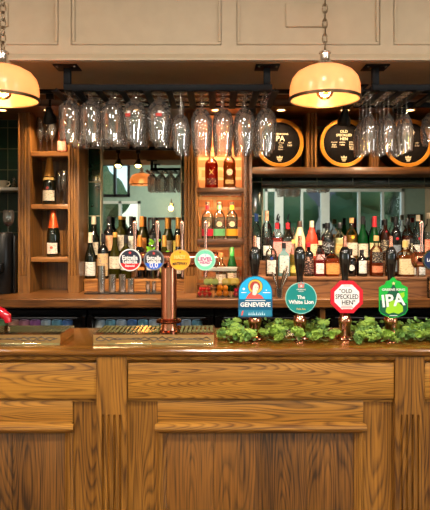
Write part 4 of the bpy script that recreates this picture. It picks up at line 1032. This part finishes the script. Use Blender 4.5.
# bright leaves tucked among the bottle necks
t = root('leaf_sprig', 'sprig of bright green leaves draped among the wine bottles', 'leaves', (X(153, 3.84), 3.845, T1+.0003))
bm = B(); r = random.Random(9)
for cx_, cz_ in ((-.10, .155), (-.068, .15), (-.03, .16), (-.01, .20), (.005, .25), (.075, .165), (.05, .155), (.02, .17)):
    for k in range(9):
        a = r.uniform(0, 6.28); ln = r.uniform(.026, .044); tl = r.uniform(-.5, .8); d = Vector((math.cos(a)*math.cos(tl), .35*math.sin(a)*math.cos(tl)-.25, math.sin(tl))); s = d.cross(Vector((0, 1, .2))).normalized()*ln*.32
        p = Vector((cx_+r.uniform(-.01, .01), -.01, cz_+r.uniform(-.01, .01)))
        vs = [bm.verts.new(q) for q in (p, p+d*ln*.5+s, p+d*ln, p+d*ln*.5-s, p+d*ln*.5+Vector((0, -.004, 0)))]
        for i in range(4): bm.faces.new((vs[i], vs[(i+1) % 4], vs[4]))
mk('leaves', bm, plain('bright_leaf', (130, 200, 44), .45), t, angle=80)
mk('stem', tube(B(), [(0, .0, .0), (0, -.006, .12), (-.10, -.008, .155), (-.03, -.008, .16), (.005, -.006, .25), (.06, -.008, .16)], .002, 6), VINE, t)

# shelf bottles in the corner unit
bottle('rose_wine_bottle', 'pink rose wine bottle with pale label on the top corner shelf', X(62.5, 3.86), 3.86, SH1, .235, .034, 'wine', BGLASS, liquid('rose_wine', (236, 120, 84), .25), .75, plain('rose_cap', (226, 128, 96), .4), .2, [(.08, .36, paper((220, 150, 130), (180, 60, 60)))])
bottle('champagne_bottle', 'champagne bottle with gold foil on the second corner shelf', X(49.5, 3.82), 3.82, SH2, .318, .043, 'champ', DKG, cap=GOLD, cap_h=.40, labels=[(.08, .30, CRP), (.52, .58, GDP)], marks=[(.35, .009, plain('red_seal', (170, 60, 50), .4), 'disc')])
bottle('prosecco_bottle', 'prosecco bottle with orange foil and square label on the third corner shelf', X(53.3, 3.82), 3.82, SH3, .315, .044, 'champ', DKG, cap=ORANGEF, cap_h=.38, labels=[(.07, .30, paper((224, 206, 190), (180, 60, 40)), .9)], marks=[(.2, .010, plain('rust_disc', (186, 90, 60), .4), 'disc')])
def standing(kind, nm, x, d, z, lb, group, s=1):
    if kind not in protos: protos[kind] = o = stemware(*GH[kind], lb, nm)
    else: o = copy_tree(protos[kind])
    for ch in list(o.children):
        if ch.name.startswith('printed'): bpy.data.objects.remove(ch)
    o['label'] = lb; o['group'] = group; o.location = (x, d, z+.0003); o.rotation_euler = (0, 0, 0); o.scale = (s, s, s); return o
standing('flute', 'champagne_flute', X(40.5, 3.83), 3.83, SH1, 'standing flute nearest the fluted post on the top corner shelf', 'flutes on the top corner shelf')
standing('flute', 'champagne_flute', X(47, 3.90), 3.90, SH1, 'standing flute in the middle of the top corner shelf', 'flutes on the top corner shelf')
standing('flute', 'champagne_flute', X(52, 3.80), 3.80, SH1, 'standing flute beside the pink bottle on the top corner shelf', 'flutes on the top corner shelf')
standing('flute', 'champagne_flute', X(59.2, 3.88), 3.88, SH2, 'standing flute just behind the champagne bottle', 'flutes beside the champagne bottle', .95)
standing('flute', 'champagne_flute', X(64, 3.82), 3.82, SH2, 'standing flute against the right side of the second corner shelf', 'flutes beside the champagne bottle', .95)

# centre unit bottles
WHL = liquid('whisky', (206, 116, 34), .35)
bottle('rum_bottle', 'squat red brown rum bottle with a gold cross mark on the amber lit shelf', X(211.5, 3.85), 3.85, SC1, .246, .0445, 'dome', BGLASS, liquid('red_rum', (196, 34, 16), .5), .70, CORK, .1, [(.1, .28, paper((90, 24, 20), (220, 180, 120), .5), .8)], marks=[(.45, .013, plain('gold_mark', (230, 190, 90), .4), 'x')])
bottle('whisky_bottle', 'whisky bottle with oval cream label on the amber lit shelf', X(229.5, 3.85), 3.85, SC1, .262, .042, 'dome', BGLASS, WHL, .68, BLACKP, .14, [(.12, .22, GDP, .8)], marks=[(.42, .022, paper((226, 206, 160)), 'disc')])
for xp, col, lb in ((207.5, (206, 36, 60), 'pink and red'), (219.3, (110, 190, 130), 'green'), (232, (240, 168, 40), 'yellow')):
    pt = plain('gin_paint_%d' % col[1], col, .35)
    bottle('gin_bottle', 'square shouldered gin bottle painted %s at its foot with a cream oval' % lb, X(xp, 3.84), 3.84, SC2, .25, .0395, 'stub', BGLASS, liquid('gin', (214, 220, 214), .8), .6, plain('gin_cap', (60, 44, 40), .3), .07,
           [(.08, .27, pt, 1.5), (.80, .91, pt, 3.1)], sq=.35, marks=[(.40, .019, paper((226, 210, 176)), 'disc')], group='painted gin bottles on the middle shelf')
bottle('green_bottle', 'slim green glass bottle behind the fruit tubs', X(232, 3.86), 3.86, BT, .302, .034, 'slim', GRN, cap=plain('green_foil', (20, 110, 50), .35), cap_h=.2, labels=[(.15, .42, CRP)])
bottle('sauce_bottle', 'short amber bottle with pale label behind the fruit tubs', X(221, 3.84), 3.84, BT, .262, .036, 'stub', BGLASS, liquid('amber_liquid', (150, 90, 40), .4), .6, plain('amber_cap', (120, 84, 50), .4), .1, [(.2, .45, CRP)])

# fruit tubs
def tub(x, d, z, w_, h_, lb, lid=True, dd=.10):
    t = root('fruit_tub', lb, 'container', (x, d, z+.0003), 'clear plastic fruit tubs')
    bm = B(); e = .0015; a = w_/2; b = dd/2
    box(bm, -a, a, -b, b, 0, e)
    for q in ((-a, a, -b, -b+e), (-a, a, b-e, b), (-a, -a+e, -b+e, b-e), (a-e, a, -b+e, b-e)): box(bm, q[0], q[1], q[2], q[3], e, h_)
    mk('tub_body', bm, BOX, t)
    if lid: mk('lid', box(B(), -a-.002, a+.002, -b-.002, b+.002, h_+.0003, h_+.005, bev=.001), plain('lid_white', (206, 200, 190), .3) if lid == 2 else BOX, t)
    return t
def fruit_ball(nm, lb, cat, col, grp, spots, r, kind='sphere'):
    first = None
    for k, (x, y, z) in enumerate(spots):
        if first is None:
            bm = B()
            if kind == 'berry': lathe(bm, [(.001, 0), (r*.5, r*.25), (r*.95, r*.95), (r, r*1.35), (r*.75, r*1.75), (.002, r*1.85)], 14)
            elif kind == 'slice': lathe(bm, [(r*.96, 0), (r, r*.08), (r, r*.25), (r*.9, r*.33), (.001, r*.33)], 20)
            else: bmesh.ops.create_icosphere(bm, subdivisions=3, radius=r, matrix=Matrix.Translation((0, 0, r)))
            o = mk(nm, bm, plain(nm+'_skin', col, .35, bump=.3), None, (0, 0, 0)); first = o
        else: o = first.copy(); C.objects.link(o)
        tag(o, lb, cat, grp); o.location = (x, y, z); o.rotation_euler = (random.uniform(-.15, .15), random.uniform(-.15, .15), random.uniform(0, 6)) if kind != 'slice' else (PI/2-.35, 0, random.uniform(-.4, .4))
d0 = 3.53
sx = lambda p: X(p, d0-.05)
tub(sx(204.5), d0, BT, .098, .078, 'clear tub of strawberries nearest the fluted post, lowest row')
tub(sx(222.5), d0, BT, .100, .078, 'clear tub of oranges in the middle of the lowest row')
tub(sx(239), d0, BT, .080, .078, 'clear tub of raspberries behind the blue arched clip')
tub(sx(211), d0+.02, BT+.0845, .095, .070, 'clear tub of lime slices in the upper row')
tub(sx(231), d0+.02, BT+.0845, .105, .070, 'clear tub of lemon slices in the upper row', lid=True)
def grid(cx_, z0, n, w_, r, ny=2):
    return [(cx_-w_/2+w_*(k+.5)/n, d0+(-.022 if j == 0 else .022), z0+.002) for j in range(ny) for k in range(n)]
z1 = BT+.0022
fruit_ball('strawberry', 'red strawberry in the clear tub nearest the fluted post', 'strawberry', (206, 26, 34), 'strawberries in the tub', grid(sx(204.5), z1, 3, .088, .014)+[(x_, y_, z_+.03) for x_, y_, z_ in grid(sx(204.5), z1, 3, .07, .014)], .0135, 'berry')
fruit_ball('orange', 'small orange in the clear tub in the middle of the lowest row', 'orange', (240, 140, 20), 'oranges in the tub', grid(sx(222.5), z1, 2, .086, .02)+[(x_, y_, z_+.034) for x_, y_, z_ in grid(sx(222.5), z1, 2, .07, .02)], .019)
fruit_ball('raspberry', 'red raspberry in the clear tub behind the blue arched clip', 'raspberry', (190, 24, 60), 'raspberries in the tub', grid(sx(239), z1, 3, .068, .011)+[(x_, y_, z_+.024) for x_, y_, z_ in grid(sx(239), z1, 3, .06, .011)], .011)
z2 = BT+.0845+.0022
fruit_ball('lime_slice', 'pale green lime slice in the upper clear tub', 'lime', (190, 200, 90), 'lime slices in the tub', [(x_, y_+.018, z_+.003) for x_, y_, z_ in grid(sx(211), z2, 3, .085, .012)], .019, 'slice')
fruit_ball('lemon_slice', 'yellow lemon slice in the upper clear tub', 'lemon', (240, 206, 84), 'lemon slices in the tub', [(x_, y_+.018, z_+.003) for x_, y_, z_ in grid(sx(231), z2, 4, .093, .012)], .021, 'slice')
tg = root('serving_tray', 'flat white tray resting on the upper fruit tubs', 'tray', (sx(221), d0+.02, z2+.0745))
mk('tray_body', lathe(B(), [(.08, 0), (.10, .004), (.104, .022), (.101, .022), (.097, .006), (.001, .004)], 32, sq=.9, sy=.5), plain('lid_white', (206, 200, 190), .3), tg)
# jar of garnish at the right edge
t = root('garnish_jar', 'glass jar of orange slices on the back counter under the navy badge', 'jar', (X(431.5, 3.5), 3.46, BT+.0003))
mk('jar_body', lathe(B(), [(.040, 0), (.042, .004), (.042, .12), (.038, .13), (.036, .13), (.039, .118), (.039, .006), (.001, .004)], 28), BGLASS, t)
fruit_ball('orange_slice', 'orange slice in the glass garnish jar', 'orange slice', (246, 168, 40), 'orange slices in the jar', [(X(431.5, 3.5)+q*.008, 3.46+.012*(k-1), BT+.012+k*.026) for k, q in enumerate((-1, 1, -.5, .6))], .024, 'slice')

# measuring cups on a black mat
t = mk('bar_mat', box(B(), X(84, 3.66), X(161, 3.66), 3.655, 3.755, BT+.0003, BT+.008, bev=.002), BLACKP); tag(t, 'long black rubber bar mat in front of the wine bottle step', 'bar mat')
for xp, yt, w_, lb in ((101.5, 266, 7.6, 'tallest steel cup on the black mat'), (112.5, 274.5, 7.4, 'second steel cup along the black mat'), (122.5, 274.5, 7.2, 'third steel cup along the black mat, under the first badge'), (131, 279, 6.8, 'short steel cup fourth along the mat'), (148, 281.5, 4.8, 'small steel measure beside its twin, nearer the mat middle'), (154, 281.5, 4.8, 'small steel measure nearest the copper column')):
    o = root('jigger', lb, 'measuring cup', (X(xp, 3.70), 3.70, BT+.0083), 'steel measures on the black mat')
    hh = Z(yt, 3.70)-BT-.008; rr = w_/2/F*3.70
    mk('cup_body', lathe(B(), [(rr*.92, 0), (rr, .002), (rr, hh), (rr-.0015, hh), (rr-.0015, .003), (.001, .002)], 24), STEEL, o)
    mk('rolled_rim', torus(B(), rr, .0012, (0, 0, hh), 24, 6), CHROME, o)

# spirits: back row
FT, BK = 1.205, 1.293
DF, DB = 3.58, 3.81
CLR = liquid('clear_spirit', (206, 210, 208), .9)
def sp(nm, x, back, yt, w_, kind, gl, liq, cap, ch, labels, lb, sq=0, sy=1, pour=False, lvl=.6, marks=(), d=None):
    d_ = d or (DB if back else DF); z_ = BK if back else FT
    h_ = Z(yt, d_)-z_
    bottle(nm, lb, X(x, d_), d_, z_, h_, w_/2/F*d_, kind, gl, liq, lvl, cap, ch, labels, 'spirit bottles in the %s row by the wide mirror' % ('back' if back else 'front'), sq, sy, pour, marks=marks)
sp('vodka_bottle', 256.5, 1, 214, 9.8, 'spirit', BGLASS, CLR, CAPBL, .16, [(.25, .5, paper((200, 206, 214), (50, 70, 130)), .7)], 'clear bottle with blue cap, first in the back row')
sp('vodka_bottle', 266.8, 1, 211, 10.2, 'spirit', BGLASS, CLR, CAPP, .2, [(.1, .3, WHP, .8)], 'clear bottle with tall peach cap, second in the back row')
sp('flavoured_gin_bottle', 277, 1, 223, 10.0, 'stub', BGLASS, liquid('red_gin', (214, 50, 24), .35), CAPR, .16, [(.1, .5, PINK, 1.0)], 'red spirit bottle with red collar and black pourer', .8, .75, True)
sp('flavoured_gin_bottle', 287.8, 1, 223, 10.6, 'stub', BGLASS, CLR, CAPR, .16, [(.1, .5, PINK, 1.0)], 'clear spirit bottle with red collar and black pourer', .8, .75, True)
CRM = plain('cream_liqueur', (226, 196, 150), .25, coat=.6)
sp('cream_liqueur_bottle', 299.6, 1, 221, 11.5, 'slim', CRM, None, plain('brown_cap', (66, 36, 20), .35), .16, [(.1, .3, GDP)], 'tapering cream coloured liqueur bottle with brown cap')
sp('liqueur_bottle', 311.8, 1, 221, 11.5, 'slim', plain('scarlet_bottle', (216, 58, 34), .2, coat=.7), None, CAPC, .16, [(.12, .42, paper((228, 196, 150), (120, 40, 40)))], 'scarlet bottle with cream cap and swirled label')
sp('liqueur_bottle', 320.3, 0, 241, 9, 'spirit', BGLASS, liquid('pink_gin', (226, 110, 110), .35), CAPP, .12, [(.3, .6, paper((240, 190, 190), (180, 40, 70)))], 'pink bottle with pale pink label between the scarlet and the black bottles', d=3.683)
sp('dark_rum_bottle', 318.5, 1, 230, 10, 'round', BLKG, None, CAPB, .1, [], 'dark round bottle half hidden behind the pink one', d=3.89)
sp('coffee_liqueur_bottle', 327.5, 1, 223, 13, 'stub', BLKG, None, CAPB, .14, [(.2, .5, BKP)], 'broad black bottle with round shoulders and etched front', marks=[(.40, .011, GRP, 'disc')])
sp('tequila_bottle', 339.8, 1, 223, 10.5, 'stub', BGLASS, liquid('pale_gold', (210, 170, 90), .5), CAPB, .14, [(.2, .45, GDP)], 'clear bottle with black cap and gold label', .5)
sp('gold_rum_bottle', 351.6, 1, 218, 11.8, 'stub', BGLASS, liquid('gold_rum', (216, 160, 60), .5), CORK, .12, [(.12, .42, CRP)], 'bottle with cork top, yellow seal and cream label', marks=[(.55, .011, plain('yellow_seal', (236, 176, 40), .4), 'disc')])
sp('whiskey_bottle', 362.8, 1, 216.5, 10.4, 'burg', GRN, None, CAPB, .18, [(.08, .38, CRP)], 'green glass whiskey bottle with black cap and cream label')
sp('whiskey_bottle', 374.4, 1, 216.5, 11, 'burg', GRN, None, CAPR, .24, [(.1, .4, paper((220, 200, 150)))], 'green glass whiskey bottle with bright red capsule')
sp('spiced_rum_bottle', 385.3, 1, 219.5, 10.6, 'stub', BRN, None, CAPB, .14, [(.2, .5, DRK)], 'brown glass bottle with black cap and small red shoulder badge', marks=[(.70, .007, CAPR, 'disc')])
sp('black_rum_bottle', 395.8, 1, 217, 10.2, 'stub', BLKG, None, CAPB, .2, [(.12, .36, GRP)], 'tall black bottle with a red round emblem', marks=[(.5, .010, CAPR, 'disc')])
sp('bourbon_bottle', 407.4, 1, 219, 10.8, 'spirit', BGLASS, liquid('dark_bourbon', (110, 40, 14), .3), CAPB, .14, [(.12, .5, paper((206, 190, 160)))], 'dark bourbon bottle with cream label, third from the right edge', marks=[(.35, .012, DRK, 'disc')])
sp('gin_bottle', 418, 1, 215, 10.2, 'spirit', BGLASS, CLR, CAPC, .14, [(.15, .35, WHP)], 'clear gin bottle with cream cap and red disc', marks=[(.48, .010, CAPR, 'disc')])
sp('gin_bottle', 429, 1, 213, 11.2, 'spirit', BGLASS, CLR, CAPC, .12, [(.12, .45, paper((226, 160, 130), (190, 30, 40), .9))], 'clear gin bottle with peach and red label at the right edge')
sp('vodka_bottle', 441, 1, 216, 11, 'spirit', BGLASS, CLR, CAPR, .12, [(.12, .45, REDP)], 'clear bottle with red cap just past the right edge')
# spirits: front row
sp('premium_vodka_bottle', 271.2, 0, 240, 11.2, 'spirit', BGLASS, CLR, CAPB, .12, [(.08, .45, WHP, .9)], 'clear front row bottle with white label and blue splash', marks=[(.5, .012, plain('royal_blue', (34, 60, 170), .4), 'star')])
sp('london_gin_bottle', 283.8, 0, 243, 11.2, 'stub', liquid('pale_blue_glass', (150, 206, 214), .55), None, CAPB, .16, [(.1, .62, paper((214, 216, 206), (70, 90, 100)), .7)], 'pale blue square gin bottle with silver label', .9, .7, marks=[(.42, .006, GRP, 'star')])
sp('herbal_liqueur_bottle', 293.5, 0, 240, 8, 'slim', BGLASS, liquid('chartreuse', (222, 206, 90), .4), YLP, .1, [(.1, .3, YLP)], 'slim yellow liqueur bottle beside the pale blue one')
sp('cherry_liqueur_bottle', 308.7, 0, 243, 9.6, 'spirit', BLKG, None, CAPR, .12, [(.08, .6, paper((44, 24, 24), (230, 180, 160), .8), 1.3)], 'dark front row bottle with black and red label')
sp('aperitif_bottle', 319.4, 0, 249, 11.4, 'stub', BGLASS, liquid('crimson', (214, 50, 44), .25), CAPB, .1, [(.1, .48, paper((240, 222, 216), (200, 50, 60)), .6)], 'flat crimson bottle with pale label in the front row', .85, .7)
sp('spiced_rum_bottle', 332, 0, 247, 13.2, 'stub', BGLASS, liquid('orange_amber', (226, 104, 24), .25), CAPB, .1, [(.08, .45, paper((226, 150, 80), (160, 60, 20)))], 'wide orange amber bottle with orange label', .8, .8)
sp('irish_whiskey_bottle', 350.3, 0, 249, 11.2, 'stub', BLKG, None, CAPB, .12, [(.7, .75, CRP)], 'dark squat bottle with round white label behind the third handle', marks=[(.32, .019, WHP, 'disc')])
sp('apothecary_gin_bottle', 361.8, 0, 250, 11.2, 'stub', BLKG, None, CAPB, .12, [(.12, .60, WHP, .75)], 'squat black apothecary bottle with square silver white label')
sp('scotch_bottle', 376.3, 0, 236, 13.5, 'stub', BGLASS, liquid('scotch', (190, 76, 26), .25), CORK, .12, [(.34, .60, DRK, .9), (.10, .26, paper((216, 130, 90), (120, 40, 20)), .9)], 'tall amber scotch bottle with dark label between the last two handles')
sp('dark_rum_bottle', 391, 0, 244, 12, 'stub', BLKG, None, CAPB, .12, [(.15, .5, GRP)], 'black bottle directly behind the last black handle')
sp('honey_whiskey_bottle', 405.3, 0, 241, 14.6, 'stub', BGLASS, liquid('honey_whiskey', (206, 108, 30), .25), plain('honey_cap', (206, 180, 110), .4), .18, [(.06, .50, paper((226, 208, 164), (150, 110, 60)))], 'square honey whiskey bottle with large cream label', .9, .95)
sp('tennessee_whiskey_bottle', 418.5, 0, 252, 11, 'stub', BGLASS, liquid('pale_straw', (190, 170, 130), .4), CAPB, .12, [(.06, .6, paper((220, 220, 216), (20, 20, 20), .9))], 'squat bottle with black and white printed label at the right', .8, .9)
sp('bourbon_bottle', 412, 0, 239, 12, 'stub', BGLASS, liquid('dark_bourbon', (110, 40, 14), .3), CAPB, .12, [(.2, .62, paper((206, 182, 130), (60, 40, 30)))], 'bourbon bottle with tan label standing behind the honey whiskey', d=3.683)

# bar tools
t = root('bar_tool_caddy', 'steel caddy of leaning bar tools beside the blue arched clip', 'bar tools', (X(279, 3.47), 3.46, BT+.0003))
mk('cup', lathe(B(), [(.022, 0), (.026, .002), (.028, .06), (.026, .06), (.024, .004), (.001, .003)], 20), STEEL, t)
for k, (dx, hh) in enumerate(((.032, .2), (.02, .17), (-.028, .16), (-.012, .19), (.04, .16))):
    mk('tool', tube(B(), [(dx*.1, 0, .006), (dx*.5, .004*k-.008, hh*.45), (dx*1.25, .006*k-.012, hh*.85), (dx*1.5, .006*k-.012, hh)], .004, 8, rs=[.003, .0035, .007, .005]), [STEEL, BRONZE][k % 2], t)

# ------------------------------------------------------------------ dark alcove at the left
t = mk('alcove_shelf', box(B(), XL+.001, P1[0]-.001, 3.78, 3.999, Z(188.5, 3.78)-.012, Z(188.5, 3.78)+.008, bev=.002), plain('pale_edge', (190, 184, 172), .4)); tag(t, 'pale edged shelf across the dark tiled alcove', 'shelf')
ZA = Z(188.5, 3.78)+.008
t = root('teacup', 'pale teacup on the alcove shelf', 'cup', (X(1.5, 3.85), 3.85, ZA+.0003))
mk('cup_body', lathe(B(), [(.018, 0), (.02, .004), (.034, .02), (.041, .05), (.039, .05), (.03, .02), (.001, .006)], 24), plain('china', (190, 176, 150), .3), t)
mk('handle', tube(B(), [(.036, 0, .042), (.054, 0, .042), (.058, 0, .028), (.046, 0, .014), (.03, 0, .014)], .004, 8), plain('china', (190, 176, 150), .3), t)
t = root('glass_cruet', 'small glass cruet with a ball stopper on the alcove shelf', 'cruet', (X(14, 3.85), 3.85, ZA+.0003))
mk('cruet_body', lathe(B(), [(.018, 0), (.02, .004), (.014, .03), (.008, .045), (.009, .05)], 18), glass('cruet_glass', (.9, .85, .75), .4, base=.15), t)
mk('stopper', lathe(B(), [(.004, .05), (.011, .056), (.012, .064), (.004, .074)], 16), glass('cruet_glass', (.9, .85, .75), .4), t)
t = root('coffee_machine', 'tall black cylindrical coffee machine in the dark alcove', 'coffee machine', (X(2, 3.72), 3.72, BT+.0003))
zh = Z(233, 3.72)-BT
mk('machine_body', lathe(B(), [(.078, 0), (.08, .004), (.078, zh-.03), (.07, zh-.01), (.066, zh)], 36), BLACKP, t)
mk('top_ring', torus(B(), .062, .004, (0, 0, zh), 32), CHROME, t)
zs_ = Z(268, 3.6)-BT
mk('dispenser_head', box(B(), -.07, .045, -.125, -.07, zs_-.03, zs_+.03, bev=.008), BLACKP, t)
mk('milk_pipe', cyl(B(), .005, .001, zs_-.03, (-.018, -.10), 12), STEEL, t)
mk('side_column', box(B(), .082, .096, -.03, .04, 0, zh*.96, bev=.004), BLACKP, t)
o = standing('big', 'brandy_glass', X(8.5, 3.72), 3.72, BT+zh+.0045, 'balloon glass of brown liqueur standing on the black coffee machine', 'glasses on the coffee machine', .72)
mk('drink', lathe(B(), [(.002, .054), (.022, .062), (.041, .086), (.044, .095), (.001, .095)], 20), liquid('brown_drink', (80, 30, 14), .3), o, (0, 0, 0))

# ------------------------------------------------------------------ under counter fridges and cans
CANS = [((90, 130, 190), 'blue'), ((190, 196, 110), 'lime yellow'), ((136, 170, 110), 'leaf green'), ((206, 140, 116), 'coral'), ((206, 130, 146), 'pink'), ((180, 100, 160), 'magenta'), ((200, 204, 210), 'silver white'), ((130, 180, 196), 'turquoise')]
ROWS = [[0, 7, 0, 1, 2, 3, 4, 5, 6, 7, 0, 1], [6, 7, 6, 0, 7, 6, 7, 0, 6, 7, 6, 7]]
def can_mesh(rgb):
    m_, n, l, b_ = None, None, None, None
    t = root('drinks_can', '', 'can')
    mk('can_body', lathe(B(), [(.024, 0), (.032, .006), (.033, .012), (.033, .102), (.027, .113)], 18), plain('can_%d_%d' % (rgb[0], rgb[1]), rgb, .3, .2), t)
    mk('can_label', lathe(B(), [(.0332, .06), (.0336, .06), (.0336, .08), (.0332, .08)], 10, arc=(-PI/2-.7, -PI/2+.7), close=True), WHITE, t)
    mk('can_lid', lathe(B(), [(.027, .113), (.028, .116), (.025, .116), (.024, .113)], 18, close=True), STEEL, t)
    return t
fr_names = ['below the corner shelf unit', 'below the wine bottles', 'below the centre shelf unit', 'below the first spirits', 'below the last spirits']
fx0 = [X(-55, 3.55), X(88, 3.55), X(215, 3.55), X(326, 3.55), X(436, 3.55)]
for k, x0 in enumerate(fx0):
    x1 = (fx0[k+1] if k < 4 else x0+.7)-.012
    if k == 2: x1 = X(316, 3.55)
    t = root('bottle_fridge', 'black glass fronted bottle fridge under the back counter ' + fr_names[k], 'fridge', ((x0+x1)/2, 3.53, 0), world=True)
    bm = B()
    for q in ((x0, x1, 3.56, 4.01, 0.001, .08), (x0, x1, 3.56, 4.01, .965, .99), (x0, x0+.02, 3.56, 4.01, .08, .965), (x1-.02, x1, 3.56, 4.01, .08, .965), (x0+.02, x1-.02, 3.98, 4.01, .08, .965)): box(bm, *q)
    mk('cabinet', bm, BLACKP, t)
    bm = B()
    for q in ((x0, x1, .08, .12), (x0, x1, .937, .955), (x0, x0+.03, .12, .937), (x1-.03, x1, .12, .937)): box(bm, q[0], q[1], 3.53, 3.558, q[2], q[3])
    dr = mk('door', bm, BLACKG, t)
    mk('door_glass', box(B(), x0+.031, x1-.031, 3.54, 3.546, .121, .936), PANE, dr)
    mk('door_handle', tube(B(), [(x0+.05, 3.515, .948), (x1-.05, 3.515, .948)], .006, 8), BLACKM, dr)
    ZS = .925-.118
    mk('wire_shelf', box(B(), x0+.021, x1-.021, 3.575, 3.97, ZS-.008, ZS), STEEL, t)
    lamp('fridge_lamp', 'AREA', ((x0+x1)/2-t.location.x, 3.60-3.53, .955), .16 if k < 2 else .05, (.8, .92, 1), (x1-x0)*.8, (.3, 0, 0), parent=t, size_y=.02)
    n = int((x1-x0-.07)/.070)
    for j in range(n if k < 2 else 0):
        rgb, cn = CANS[ROWS[k][j % 12]]
        c_ = can_mesh(rgb); c_.location = (x0+.06+.07*j, 3.62, ZS+.0003)
        c_['label'] = '%s drinks can in the fridge %s, %s along' % (cn, fr_names[k], ordn[j % 10]); c_['group'] = 'cans in the bottle fridges'
for o in scn.objects:
    if '_w' in o: del o['_w']
